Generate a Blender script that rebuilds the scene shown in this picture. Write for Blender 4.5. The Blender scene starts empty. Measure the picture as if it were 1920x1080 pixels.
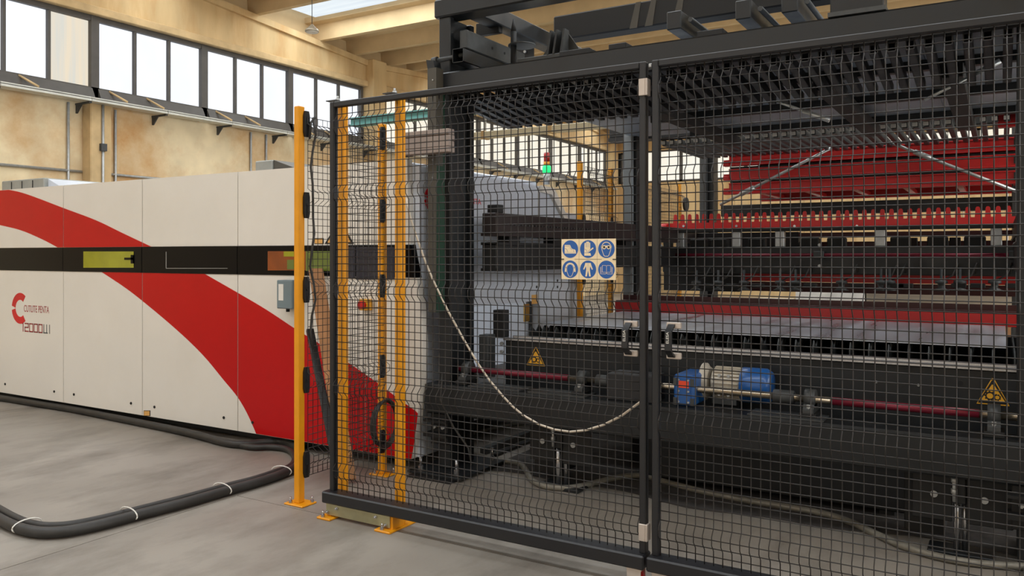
import bpy, math, random
from math import sin, cos, pi, radians, atan2
from mathutils import Vector, Matrix
random.seed(7)
SC = bpy.context.scene
COL = SC.collection

# ------------------------------------------------------------------ camera, world, light, exposure
CX, HY, F, CAMZ, YAW = 960.0, 478.0, 1524.0, 1.5, radians(31.0)
cam_d = bpy.data.cameras.new('camera'); cam = bpy.data.objects.new('camera', cam_d); COL.objects.link(cam)
cam.location = (0, 0, CAMZ); cam.rotation_euler = (pi/2, 0, YAW)
cam_d.sensor_width = 36; cam_d.lens = F/1920*36; cam_d.shift_y = -(540-HY)/1920
cam_d.clip_start = 0.05; cam_d.clip_end = 200
SC.camera = cam
SC.view_settings.view_transform = 'Standard'; SC.view_settings.look = 'None'
SC.view_settings.gamma = 1; SC.view_settings.use_curve_mapping = False
SC.view_settings.exposure = 0.0
try:
    SC.cycles.use_denoising = True
    SC.cycles.max_bounces = 8
    SC.cycles.sample_clamp_indirect = 6
except Exception: pass
w = bpy.data.worlds.new('overcast'); SC.world = w; w.use_nodes = True
w.node_tree.nodes['Background'].inputs[0].default_value = (0.86, 0.93, 1.0, 1)
w.node_tree.nodes['Background'].inputs[1].default_value = 1.0

def area(name, loc, size, rot, power, color):
    d = bpy.data.lights.new(name, 'AREA'); d.shape = 'RECTANGLE'; d.size, d.size_y = size
    d.energy = power; d.color = color
    o = bpy.data.objects.new(name, d); COL.objects.link(o); o.location = loc; o.rotation_euler = rot
    return o
def zroof(Y): return 6.11 + 0.07*(7-abs(((Y-1) % 14)-7))
SKY = [(-3.6, 1.0), (1.0, 1.2), (5.4, 1.1), (9.0, 0.9), (12.36, 1.2), (18.2, 1.1), (23.0, 1.1), (27.0, .9)]   # centre Y and width of the roof lights
for ys, wd in SKY:
    area('daylight_roof', (-2.0, ys, zroof(ys)+0.30), (21.0, wd*.9), (0, 0, 0), 410*wd, (.90, .96, 1.0))
area('daylight_front', (-6.0, -6.85, 3.0), (12.0, 4.6), (radians(90), 0, 0), 170, (.95, .98, 1.0))
area('daylight_right', (9.6, 8.0, 3.2), (12.0, 4.0), (radians(90), 0, radians(90)), 850, (.95, .98, 1.0))

# ------------------------------------------------------------------ helpers
FWD = Vector((-sin(YAW), cos(YAW), 0)); RGT = Vector((cos(YAW), sin(YAW), 0))
def at(px, py, X=None, Y=None, Z=None):
    """world point of a measured photo point on a known plane"""
    r = FWD + RGT*((px-CX)/F) + Vector((0, 0, -(py-HY)/F))
    if X is not None: t = X/r.x
    elif Y is not None: t = Y/r.y
    else: t = (Z-CAMZ)/r.z
    return Vector((0, 0, CAMZ)) + r*t
def xz(px, py, Y): p = at(px, py, Y=Y); return (p.x, p.z)
def yz(px, py, X): p = at(px, py, X=X); return (p.y, p.z)
def fx(px, Y): return at(px, 478, Y=Y).x

class MB:
    def __init__(s): s.v, s.f, s.sm = [], [], []
    def add(s, vs, fs, smooth=False):
        n = len(s.v); s.v += [tuple(p) for p in vs]
        for f in fs: s.f.append([i+n for i in f]); s.sm.append(smooth)
        return s
    def box(s, x0, x1, y0, y1, z0, z1, c=0.0, M=None):
        if x0 > x1: x0, x1 = x1, x0
        if y0 > y1: y0, y1 = y1, y0
        if z0 > z1: z0, z1 = z1, z0
        if c <= 0:
            v = [(x, y, z) for x in (x0, x1) for y in (y0, y1) for z in (z0, z1)]
            f = [(0,1,3,2),(4,6,7,5),(0,4,5,1),(2,3,7,6),(0,2,6,4),(1,5,7,3)]
        else:
            c = min(c, (x1-x0)*.45, (y1-y0)*.45, (z1-z0)*.45)
            v, idx = [], {}
            X, Y, Z = (x0, x1), (y0, y1), (z0, z1)
            for i in (0, 1):
                for j in (0, 1):
                    for k in (0, 1):
                        sx, sy, sz = (1-2*i)*c, (1-2*j)*c, (1-2*k)*c
                        idx[i,j,k,'x'] = len(v); v.append((X[i], Y[j]+sy, Z[k]+sz))
                        idx[i,j,k,'y'] = len(v); v.append((X[i]+sx, Y[j], Z[k]+sz))
                        idx[i,j,k,'z'] = len(v); v.append((X[i]+sx, Y[j]+sy, Z[k]))
            f = []
            for i in (0, 1):
                q = [idx[i,0,0,'x'], idx[i,1,0,'x'], idx[i,1,1,'x'], idx[i,0,1,'x']]; f.append(q if i else q[::-1])
                q = [idx[0,i,0,'y'], idx[1,i,0,'y'], idx[1,i,1,'y'], idx[0,i,1,'y']]; f.append(q[::-1] if i else q)
                q = [idx[0,0,i,'z'], idx[1,0,i,'z'], idx[1,1,i,'z'], idx[0,1,i,'z']]; f.append(q if i else q[::-1])
            for a in (0, 1):
                for b in (0, 1):
                    q = [idx[0,a,b,'y'], idx[1,a,b,'y'], idx[1,a,b,'z'], idx[0,a,b,'z']]; f.append(q if a == b else q[::-1])
                    q = [idx[a,0,b,'x'], idx[a,1,b,'x'], idx[a,1,b,'z'], idx[a,0,b,'z']]; f.append(q[::-1] if a == b else q)
                    q = [idx[a,b,0,'x'], idx[a,b,1,'x'], idx[a,b,1,'y'], idx[a,b,0,'y']]; f.append(q if a == b else q[::-1])
            for i in (0, 1):
                for j in (0, 1):
                    for k in (0, 1):
                        q = [idx[i,j,k,'x'], idx[i,j,k,'y'], idx[i,j,k,'z']]
                        f.append(q if (i+j+k) % 2 else q[::-1])
        if M is not None: v = [M @ Vector(p) for p in v]
        return s.add(v, f)
    def prism(s, pts, mapf, d0, d1):
        """2-D outline (ccw) extruded between depths d0 and d1 through mapf(a, b, d)"""
        n = len(pts)
        v = [mapf(a, b, d0) for a, b in pts] + [mapf(a, b, d1) for a, b in pts]
        f = [list(range(n))[::-1], list(range(n, 2*n))] + [[i, (i+1) % n, n+(i+1) % n, n+i] for i in range(n)]
        return s.add(v, f)
    def cyl(s, p0, p1, r, n=12, r1=None, smooth=True):
        p0, p1 = Vector(p0), Vector(p1); d = (p1-p0).normalized()
        u = d.orthogonal().normalized(); w_ = d.cross(u); r1 = r if r1 is None else r1
        v = [p0+(u*cos(2*pi*i/n)+w_*sin(2*pi*i/n))*r for i in range(n)] + [p1+(u*cos(2*pi*i/n)+w_*sin(2*pi*i/n))*r1 for i in range(n)]
        s.add(v, [[i, (i+1) % n, n+(i+1) % n, n+i] for i in range(n)], smooth)
        k = len(s.v)-2*n
        s.f += [[k+i for i in range(n)][::-1], [k+n+i for i in range(n)]]; s.sm += [False, False]
        return s
    def tube(s, pts, r, n=8, smooth=True):
        pts = [Vector(p) for p in pts]; m = len(pts); v = []; u = None
        for i, p in enumerate(pts):
            d = (pts[min(i+1, m-1)]-pts[max(i-1, 0)]).normalized()
            u = d.orthogonal().normalized() if u is None else (u-d*u.dot(d)).normalized()
            w_ = d.cross(u)
            v += [p+(u*cos(2*pi*k/n)+w_*sin(2*pi*k/n))*r for k in range(n)]
        f = [[i*n+k, i*n+(k+1) % n, (i+1)*n+(k+1) % n, (i+1)*n+k] for i in range(m-1) for k in range(n)]
        s.add(v, f, smooth)
        b = len(s.v)-m*n
        s.f += [[b+k for k in range(n)][::-1], [b+(m-1)*n+k for k in range(n)]]; s.sm += [False, False]
        return s
    def lathe(s, prof, c, axis='z', n=20, smooth=True):
        v = []
        for r, h in prof:
            for k in range(n):
                a, b = r*cos(2*pi*k/n), r*sin(2*pi*k/n)
                v.append((c[0]+a, c[1]+b, c[2]+h) if axis == 'z' else (c[0]+h, c[1]+a, c[2]+b) if axis == 'x' else (c[0]+b, c[1]+h, c[2]+a))
        m = len(prof)
        f = [[i*n+k, i*n+(k+1) % n, (i+1)*n+(k+1) % n, (i+1)*n+k] for i in range(m-1) for k in range(n)]
        s.add(v, f, smooth)
        b = len(s.v)-m*n
        s.f += [[b+k for k in range(n)][::-1], [b+(m-1)*n+k for k in range(n)]]; s.sm += [False, False]
        return s
    def build(s, name, mat, parent=None, kind=None, label=None):
        xs = [p[0] for p in s.v]; ys = [p[1] for p in s.v]; zs = [p[2] for p in s.v]
        c = Vector(((min(xs)+max(xs))/2, (min(ys)+max(ys))/2, min(zs)))
        me = bpy.data.meshes.new(name)
        me.from_pydata([Vector(p)-c for p in s.v], [], s.f)
        me.polygons.foreach_set('use_smooth', s.sm); me.materials.append(mat); me.update()
        import bmesh
        bm = bmesh.new(); bm.from_mesh(me); bmesh.ops.recalc_face_normals(bm, faces=bm.faces); bm.to_mesh(me); bm.free()
        o = bpy.data.objects.new(name, me); COL.objects.link(o); o.location = c
        put(o, parent)
        if kind: o['kind'] = kind
        if label: o['label'] = label
        return o
WL = {}
def wloc(o): return WL.get(o.name, Vector(o.location))
def put(o, parent):
    WL[o.name] = Vector(o.location)
    if parent is not None:
        pw = wloc(parent); o.parent = parent; o.location = WL[o.name]-pw
def thing(name, loc, label, cat, group=None):
    o = bpy.data.objects.new(name, None); COL.objects.link(o); o.location = loc; o.empty_display_size = .1
    WL[o.name] = Vector(loc)
    tag(o, label, cat, group); return o
def tag(o, label, cat, group=None):
    o['label'] = label; o['category'] = cat
    if group: o['group'] = group
    return o
def struct(o): o['kind'] = 'structure'; return o
def dup(o, parent, off):
    """a copy of one part sharing its mesh, moved by off"""
    c = o.copy(); COL.objects.link(c)
    wl = WL[o.name]+Vector(off); WL[c.name] = wl
    c.parent = parent; c.location = wl-(wloc(parent) if parent else Vector())
    return c
def dup_tree(root, off, label, group=None):
    r = root.copy(); COL.objects.link(r); r.location = Vector(root.location)+Vector(off); WL[r.name] = Vector(r.location)
    r['label'] = label
    if group: r['group'] = group
    for ch in list(root.children):
        c = ch.copy(); COL.objects.link(c); c.parent = r; WL[c.name] = WL[ch.name]+Vector(off)
        for g in list(ch.children):
            d = g.copy(); COL.objects.link(d); d.parent = c; WL[d.name] = WL[g.name]+Vector(off)
    return r
def MXZ(a, b, d): return (a, d, b)      # outline in X-Z, depth along Y
def MYZ(a, b, d): return (d, a, b)
def MXY(a, b, d): return (a, b, d)
def box(name, mat, parent, x0, x1, y0, y1, z0, z1, c=0.0, **k): return MB().box(x0, x1, y0, y1, z0, z1, c).build(name, mat, parent, **k)

def lin(c): return tuple(((v/255)/12.92 if v/255 <= .04045 else ((v/255+.055)/1.055)**2.4) for v in c)
def mat(name, rgb, rough=.5, metal=0.0, var=.12, scale=6.0, stretch=(1, 1, 1), bump=0.0, dirt=None, dirt_amt=.0, dirt_scale=2.0, coat=0.0, emit=0.0, rough_var=0.0):
    m = bpy.data.materials.new(name); m.use_nodes = True; nt = m.node_tree; N = nt.nodes; L = nt.links
    bs = N['Principled BSDF']; c = lin(rgb)
    bs.inputs['Roughness'].default_value = rough; bs.inputs['Metallic'].default_value = metal
    bs.inputs['Coat Weight'].default_value = coat; bs.inputs['Coat Roughness'].default_value = .08
    tc = N.new('ShaderNodeNewGeometry'); mp = N.new('ShaderNodeMapping'); mp.inputs['Scale'].default_value = stretch
    L.new(tc.outputs['Position'], mp.inputs['Vector'])
    nz = N.new('ShaderNodeTexNoise'); nz.inputs['Scale'].default_value = scale; nz.inputs['Detail'].default_value = 6
    L.new(mp.outputs[0], nz.inputs['Vector'])
    mr = N.new('ShaderNodeMapRange'); mr.inputs[1].default_value = .3; mr.inputs[2].default_value = .7
    mr.inputs[3].default_value = 1-var; mr.inputs[4].default_value = 1+var
    L.new(nz.outputs['Fac'], mr.inputs[0])
    mx = N.new('ShaderNodeVectorMath'); mx.operation = 'SCALE'; mx.inputs[0].default_value = c
    L.new(mr.outputs[0], mx.inputs['Scale'])
    out = mx.outputs[0]
    if dirt:
        n2 = N.new('ShaderNodeTexNoise'); n2.inputs['Scale'].default_value = dirt_scale; n2.inputs['Detail'].default_value = 8; n2.inputs['Roughness'].default_value = .65
        L.new(mp.outputs[0], n2.inputs['Vector'])
        r2 = N.new('ShaderNodeMapRange'); r2.inputs[1].default_value = .45; r2.inputs[2].default_value = .72; r2.inputs[4].default_value = dirt_amt
        L.new(n2.outputs['Fac'], r2.inputs[0])
        mm = N.new('ShaderNodeMix'); mm.data_type = 'RGBA'
        L.new(r2.outputs[0], mm.inputs['Factor']); L.new(out, mm.inputs['A']); mm.inputs['B'].default_value = (*lin(dirt), 1)
        out = mm.outputs['Result']
    L.new(out, bs.inputs['Base Color'])
    if rough_var:
        rr = N.new('ShaderNodeMapRange'); rr.inputs[1].default_value = .3; rr.inputs[2].default_value = .7
        rr.inputs[3].default_value = max(.02, rough-rough_var); rr.inputs[4].default_value = rough+rough_var
        L.new(nz.outputs['Fac'], rr.inputs[0]); L.new(rr.outputs[0], bs.inputs['Roughness'])
    if bump:
        bp = N.new('ShaderNodeBump'); bp.inputs['Strength'].default_value = bump; bp.inputs['Distance'].default_value = .01
        L.new(nz.outputs['Fac'], bp.inputs['Height']); L.new(bp.outputs[0], bs.inputs['Normal'])
    if emit:
        L.new(out, bs.inputs['Emission Color']); bs.inputs['Emission Strength'].default_value = emit
    return m

# ------------------------------------------------------------------ materials
M_wall = mat('ochre_concrete', (224, 206, 170), .9, var=.12, scale=2.2, bump=.25, dirt=(190, 138, 76), dirt_amt=.85, dirt_scale=.75)
M_beam = mat('ochre_concrete_beam', (206, 178, 132), .9, var=.12, scale=3, stretch=(1, 1, .25), bump=.15, dirt=(182, 138, 84), dirt_amt=.7, dirt_scale=2)
M_lip = mat('pale_concrete', (200, 172, 128), .9, var=.15, scale=4, bump=.2)
M_roof = mat('roof_concrete', (206, 180, 138), .9, var=.10, scale=2, bump=.1)
M_floor = mat('floor_concrete', (141, 134, 125), .55, var=.16, scale=1.5, stretch=(1, .45, 1), bump=.05, dirt=(98, 91, 83), dirt_amt=.9, dirt_scale=2.2, rough_var=.15)
M_winframe = mat('window_steel', (78, 74, 70), .6, var=.1)
def glass(name, a, b, strength, stretch, scale):
    m = bpy.data.materials.new(name); m.use_nodes = True; nt = m.node_tree; N = nt.nodes; L = nt.links
    N.remove(N['Principled BSDF']); em = N.new('ShaderNodeEmission'); em.inputs[1].default_value = strength
    g = N.new('ShaderNodeNewGeometry'); mp = N.new('ShaderNodeMapping'); mp.inputs['Scale'].default_value = stretch
    nz = N.new('ShaderNodeTexNoise'); nz.inputs['Scale'].default_value = scale; nz.inputs['Detail'].default_value = 4
    mm = N.new('ShaderNodeMix'); mm.data_type = 'RGBA'; mm.inputs['A'].default_value = (*lin(a), 1); mm.inputs['B'].default_value = (*lin(b), 1)
    mr = N.new('ShaderNodeMapRange'); mr.inputs[1].default_value = .35; mr.inputs[2].default_value = .65
    L.new(g.outputs['Position'], mp.inputs['Vector']); L.new(mp.outputs[0], nz.inputs['Vector']); L.new(nz.outputs['Fac'], mr.inputs[0])
    L.new(mr.outputs[0], mm.inputs['Factor']); L.new(mm.outputs['Result'], em.inputs[0]); L.new(em.outputs[0], N['Material Output'].inputs[0])
    return m
M_pane = glass('frosted_daylight_pane', (232, 239, 251), (248, 251, 255), 1.15, (1, .6, .5), .8)
M_paneold = glass('yellowed_pane', (246, 232, 208), (226, 226, 218), .95, (1, 4, .2), 2.5)
M_panewarm = glass('warm_daylight_pane', (255, 250, 236), (250, 240, 218), 1.0, (1, 2, .4), 1.0)
M_skylight = glass('skylight_panel', (236, 244, 248), (222, 232, 240), 1.05, (.3, 3, 1), 2)
M_gutter = mat('galvanised_trunking', (196, 196, 188), .5, .3, var=.1)
M_black = mat('charcoal_steel', (30, 30, 33), .46, var=.12, scale=9, rough_var=.08)
M_gate = mat('black_powder_coat', (25, 25, 28), .42, var=.08, scale=14)
M_wire = mat('black_wire', (34, 30, 28), .42, var=.05)
M_dark = mat('dark_anthracite_paint', (20, 23, 26), .44, var=.12, scale=5, rough_var=.1)
M_deep = mat('blackened_steel', (12, 12, 13), .6, var=.15)
M_maroon = mat('brown_black_rail', (34, 24, 24), .5, var=.15)
M_yellow = mat('yellow_powder_coat', (226, 150, 14), .38, var=.06, scale=10)
M_white = mat('white_machine_paint', (226, 221, 213), .22, var=.03, scale=1.2, coat=.2, dirt=(210, 200, 184), dirt_amt=.25, dirt_scale=.9)
M_bluewhite = mat('pale_blue_white_paint', (206, 212, 222), .3, var=.03, scale=1.5, coat=.2)
M_red = mat('red_vinyl', (188, 2, 10), .3, var=.05, scale=1.2)
M_red.node_tree.nodes['Principled BSDF'].inputs['Specular IOR Level'].default_value = .3
M_strip = mat('black_gloss_strip', (15, 15, 17), .2, var=.08)
M_strip.node_tree.nodes['Principled BSDF'].inputs['Specular IOR Level'].default_value = .12
M_red2 = mat('red_steel_paint', (190, 26, 26), .38, var=.14, scale=4, stretch=(.3, 1, 1))
M_darkred = mat('dark_red_paint', (60, 14, 16), .45, var=.15)
M_sheet = mat('brushed_sheet_steel', (190, 196, 206), .36, .5, var=.2, scale=7, stretch=(1.2, .12, 1), rough_var=.12)
M_steel = mat('bright_steel', (190, 190, 192), .25, .9, var=.08)
M_galv = mat('galvanised_steel', (176, 178, 178), .42, .6, var=.12, scale=20)
M_zinc = mat('yellow_zinc_plate', (168, 162, 128), .36, .6, var=.18, scale=8)
M_shaft = mat('maroon_film_on_shaft', (120, 34, 52), .25, .3, var=.08)
M_shaftsteel = mat('ground_shaft_steel', (170, 158, 140), .22, .9, var=.06)
M_blue = mat('gear_motor_blue', (28, 84, 150), .35, var=.06, coat=.2)
M_alu = mat('cast_aluminium', (190, 182, 168), .5, .3, var=.12, scale=30)
M_castgrey = mat('cast_iron_grey', (72, 74, 75), .5, .4, var=.12, scale=20)
M_orange = mat('orange_red_label', (232, 74, 40), .5, var=.05)
M_rubber = mat('black_rubber_hose', (42, 40, 38), .5, var=.18, scale=14)
M_greyhose = mat('grey_corrugated_conduit', (128, 124, 114), .45, .2, var=.25, scale=16)
M_tie = mat('white_zip_tie', (225, 222, 215), .4)
M_rope = mat('pale_steel_rope', (196, 182, 164), .45, .2, var=.08, scale=60)
M_wood = mat('rough_sawn_wood', (168, 122, 82), .75, var=.22, scale=9, stretch=(1, 1, .12), bump=.2)
M_ply = mat('grey_weathered_boards', (152, 138, 130), .75, var=.12, scale=6, stretch=(.15, 1, 1))
M_teal = mat('teal_crane_paint', (96, 150, 146), .5, var=.1)
M_cream = mat('cream_sheet_metal', (206, 200, 176), .5, var=.06)
M_signboard = mat('cream_sign_board', (238, 216, 176), .35, var=.03)
M_signblue = mat('mandatory_blue', (12, 84, 160), .35, var=.03)
M_warn = mat('warning_yellow', (234, 172, 44), .4, var=.03)
M_blackprint = mat('black_print', (18, 17, 17), .45, var=.02)
M_sticker = mat('amber_sticker', (222, 168, 92), .45, var=.04)
M_winyellow = mat('yellow_green_laser_glass', (150, 150, 18), .1, var=.14, scale=5, coat=.5)
M_winorange = mat('orange_laser_glass', (132, 58, 6), .12, var=.22, scale=5, coat=.5)
M_wingreen = mat('olive_laser_glass', (96, 112, 46), .1, var=.15, scale=5, coat=.5)
M_winblue = mat('navy_glass', (14, 30, 56), .08, var=.12, coat=.5)
M_line = mat('pale_edge_line', (150, 148, 142), .4)
M_greypanel = mat('grey_sheet_metal', (150, 150, 142), .45, .2, var=.12)
M_bluegrey = mat('blue_grey_enclosure', (112, 128, 134), .45, var=.06)
M_paper = mat('paper', (230, 226, 218), .8)
M_redplastic = mat('red_plastic', (196, 20, 20), .35)
M_greenlight = mat('green_lit_lens', (30, 220, 120), .4, emit=1.0)
M_redlens = mat('red_lens', (170, 30, 24), .3)
M_amberlens = mat('amber_lens', (226, 150, 30), .3)
M_text_red = mat('dark_red_lettering', (150, 20, 34), .4)
M_text_grey = mat('grey_lettering', (92, 92, 92), .4)
M_print_red = mat('logo_red', (206, 8, 28), .35)
M_green = mat('dark_green_strip', (10, 54, 38), .4)
M_olive = mat('olive_grey_channel', (70, 66, 58), .5, var=.1)
M_greycol = mat('light_grey_column', (122, 128, 132), .45, var=.08)
M_slate = mat('slate_grey_panel', (150, 158, 170), .45, .1, var=.15, scale=3)
M_brass = mat('brass', (212, 170, 90), .25, .8)
M_lampshade = mat('grey_lamp_housing', (150, 140, 122), .4, .3)
M_rod = mat('galvanised_rod', (186, 190, 190), .35, .6)
M_cap = mat('pale_latch_plate', (190, 178, 168), .4, .4, var=.08)
M_stack = mat('stacked_sheet_edges', (150, 140, 124), .5, .2, var=.25, scale=20, stretch=(.1, .1, 3))
M_whitesheet = mat('white_sheet_stack', (236, 234, 228), .4)
M_scale_shade = mat('slag_scale_and_shade', (62, 58, 56), .85, var=.35, scale=14, bump=.5)  # dark tone holds both cutting scale and the shade under the loader

# ------------------------------------------------------------------ setting: floor, walls, roof, windows
WX, WB, XR, YF = -13.0, 29.2, 10.0, -7.0
g = .004
flo = struct(thing('floor', (0, 0, 0), 'grey power-floated concrete shop floor with saw-cut joints', 'floor'))
MB().box(WX-.3, XR+.3, YF-.3, WB+.3, -.35, -.12).build('subfloor', M_deep, flo)
xs = [WX-.3, -8.2, -4.083, .1, 4.3, XR+.3]; ys = [YF-.3, -.8, 3.46, 7.7, 12, 16.3, 20.6, 25, WB+.3]
for i in range(len(xs)-1):
    yj = [y for y in ys if not (i < 2 and y in (3.46, -.8))]
    for j in range(len(yj)-1):
        box('floor_slab', M_floor, flo, xs[i]+g*.7, xs[i+1]-g*.7, yj[j]+g*.7, yj[j+1]-g*.7, -.14, 0)
wl = struct(thing('wall_left', (WX, 8, 0), 'ochre concrete side wall with pilasters below a window band', 'wall'))
box('lower_wall', M_wall, wl, WX-.3, WX, YF, WB, 0, 4.05)
for y0, y1 in ((-5.9, -5.5), (.85, 1.25), (7.85, 8.22), (28.5, 28.9)):
    MB().box(WX, WX+.24, y0, y1, 0, 4.02, .015).build('pilaster', M_lip, wl)
for y0, y1 in ((.75, 1.25), (14.78, 15.28), (28.65, 29.15)):
    MB().box(WX-.05, WX+.3, y0, y1, 4.02 if y0 < 2 else 0, 6.14, .02).build('column', M_beam, wl)
for ya, yb in ((YF, .75), (1.25, 14.78), (15.28, 28.65)):
    ym = [ya]+[y for y in (-6, 8, 22) if ya < y < yb]+[yb]
    MB().prism([(ya, 5.62), (yb, 5.62)]+[(y, zroof(y)) for y in ym[::-1]], MYZ, WX-.3, WX+.06).build('tapered_beam', M_beam, wl)
    MB().box(WX-.2, WX+.14, ya, yb, 5.50, 5.63, .01).build('lip', M_lip, wl)
    MB().prism([(ya, zroof(ya)-.13), *[(y, zroof(y)-.13) for y in ym[1:-1]], (yb, zroof(yb)-.13)]+[(y, zroof(y)) for y in ym[::-1]], MYZ, WX+.06, WX+.13).build('beam_cap', M_beam, wl)
box('upper_infill', M_roof, wl, WX-.32, WX-.1, YF, WB, 5.55, 7.2)
# windows of the left wall, three panes each
def window_unit(n, y0, y1, warm=False, old=None):
    wn = struct(thing('window_%d' % n, (WX, (y0+y1)/2, 4.1), 'steel framed three-pane frosted clerestory window', 'window'))
    fr = MB()
    fr.box(WX-.12, WX+.03, y0, y0+.07, 4.1, 5.5).box(WX-.12, WX+.03, y1-.07, y1, 4.1, 5.5)
    fr.box(WX-.12, WX+.02, y0, y1, 5.41, 5.5).box(WX-.12, WX+.03, y0, y1, 4.1, 4.30)
    fr.build('window_frame', M_winframe, wn)
    MB().prism([(WX+.02, 4.30), (WX+.02, 4.12), (WX+.12, 4.06), (WX+.13, 4.08)], lambda a, b, d: (a, d, b), y0+.05, y1-.05).build('sill_flap', M_winframe, wn)
    wd = (y1-y0-.14)/3
    for k in range(3):
        a = y0+.07+k*wd
        box('pane', M_paneold if k == old else (M_panewarm if warm else M_pane), wn, WX-.08, WX-.06, a, a+wd, 4.30, 5.41)
        if k: box('mullion', M_winframe, wn, WX-.1, WX+.01, a-.022, a+.022, 4.30, 5.41)
    ar = (y0+y1)/2-.12
    MB().cyl((WX+.03, ar-.02, 4.27), (WX+.32, ar+.12, 4.09), .02, 6).build('opener_arm', M_lip, wn)
    if not warm: MB().cyl((WX+.03, y0+.25, 4.27), (WX+.32, y0+.39, 4.09), .02, 6).build('opener_arm', M_lip, wn)
n = 1
ybs = [1.4, 3.68, 5.87, 8.06, 10.244, 12.43, 14.72]
for i in range(len(ybs)-1):
    window_unit(n, ybs[i], ybs[i+1], old=2 if i == 2 else None); n += 1
st = (28.6-15.34)/6
for i in range(6):
    window_unit(n, 15.34+st*i, 15.34+st*(i+1), warm=True); n += 1
# the wall behind, far end, and the two sides out of the picture
wb = struct(thing('wall_back', (0, WB, 0), 'ochre concrete far wall with a high window band', 'wall'))
for x0 in [WX+k*1.2 for k in range(20)]:
    box('wall_panel', M_beam, wb, x0+.006, min(x0+1.194, XR), WB, WB+.25, 0, 4.24)
box('upper_wall', M_beam, wb, WX, XR, WB, WB+.25, 5.45, 7.2)
for i in range(9):
    a = WX+.4+i*2.4
    wn = struct(thing('window_%d' % n, (a, WB, 4.25), 'steel framed clerestory window of the far wall', 'window')); n += 1
    MB().box(a, a+.06, WB-.02, WB+.1, 4.25, 5.45).box(a+2.34, a+2.4, WB-.02, WB+.1, 4.25, 5.45).box(a, a+2.4, WB-.02, WB+.1, 5.39, 5.45).box(a, a+2.4, WB-.02, WB+.1, 4.25, 4.31).build('window_frame', M_winframe, wn)
    for k in range(3):
        box('pane', M_panewarm, wn, a+.06+.76*k, a+.06+.76*k+.74, WB+.04, WB+.06, 4.31, 5.39)
box('wall_back_infill', M_deep, wb, WX, XR, WB+.12, WB+.2, 4.2, 5.5)
struct(box('wall_front', M_wall, None, WX-.3, XR+.3, YF-.3, YF, 0, 7.2))
struct(box('wall_right', M_wall, None, XR, XR+.3, YF, WB, 0, 7.2))
# roof of ribbed concrete slabs with roof lights between the ribs
ce = struct(thing('ceiling', (0, 11, 6.4), 'ribbed precast concrete roof with translucent roof lights', 'ceiling'))
RIBS = [-6.4, -5.2, -4.2, -3.0, -1.8, -.6, .35, 1.65, 2.9, 4.1, 4.8, 6.0, 7.2, 8.45, 9.55, 10.5, 11.45, 13.25, 14.36, 15.6, 16.6, 17.55, 18.85, 20.0, 21.2, 22.4, 23.65, 24.9, 26.1, 27.6, 28.7]
for y in RIBS:
    z = zroof(y)
    MB().prism([(y-.06, z), (y+.06, z), (y+.09, z+.36), (y-.09, z+.36)], MYZ, WX-.2, XR).build('roof_rib', M_roof, ce)
def sky_at(a, b): return any(a < s-.01+w_/2 and b > s+.01-w_/2 for s, w_ in SKY)
edges = sorted([YF-.2, WB+.2, 1, 8, 15, 22]+[s-w_/2 for s, w_ in SKY]+[s+w_/2 for s, w_ in SKY])
for a, b in zip(edges[:-1], edges[1:]):
    if b-a < .02 or sky_at(a, b): continue
    za, zb = zroof(a+1e-4)+.33, zroof(b-1e-4)+.33
    MB().prism([(a, za), (b, zb), (b, zb+.12), (a, za+.12)], MYZ, WX-.3, XR+.3).build('roof_slab', M_roof, ce)
for s_, w_ in SKY:
    z = zroof(s_)+.36
    k = 0
    x = WX+.2
    while x < XR-.1:
        x1 = min(x+1.15, XR)
        MB().box(x+.012, x1-.012, s_-w_/2-.04, s_+w_/2+.04, z+.02, z+.05).build('roof_light', M_skylight, ce); x = x1
# trunking along the left wall, conduits
tr = struct(thing('trim_1', (WX+.35, 8, 4), 'galvanised cable trunking along the wall under the windows', 'trim'))
for a in range(-2, 24):
    y0 = a*1.4-.65
    if y0 > WB-1.4 or y0 < YF: continue
    MB().box(WX+.2, WX+.44, y0+.004, y0+1.396, 3.985, 4.03).box(WX+.2, WX+.215, y0+.004, y0+1.396, 4.02, 4.05).box(WX+.425, WX+.44, y0+.004, y0+1.396, 4.02, 4.05).build('trunking_length', M_gutter, tr)
    MB().box(WX, WX+.4, y0-.02, y0+.02, 3.955, 3.984).prism([(WX, 3.82), (WX+.03, 3.82), (WX+.16, 3.955), (WX, 3.955)], MXZ, y0-.012, y0+.012).build('trunking_bracket', M_castgrey, tr)
tr2 = struct(thing('trim_2', (WX, 6, 1), 'grey electrical conduit on the ochre wall', 'trim'))
for y, z0 in ((7.6, 0), (8.42, 0), (11.35, 0), (11.75, 0), (8.05, 0)):
    off = .26 if abs(y-8.05) < .01 else .03
    MB().cyl((WX+off, y, z0+.2), (WX+off, y, 3.98), .022, 8).build('conduit', M_galv, tr2)
for y0, y1 in ((-6.5, 7.83), (8.24, 14.7)):
    MB().cyl((WX+.03, y0, 2.87), (WX+.03, y1, 2.87), .022, 8).build('conduit', M_galv, tr2)
box('junction_box', M_castgrey, tr2, WX+.24, WX+.3, 8.0, 8.1, 3.22, 3.34)

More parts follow.
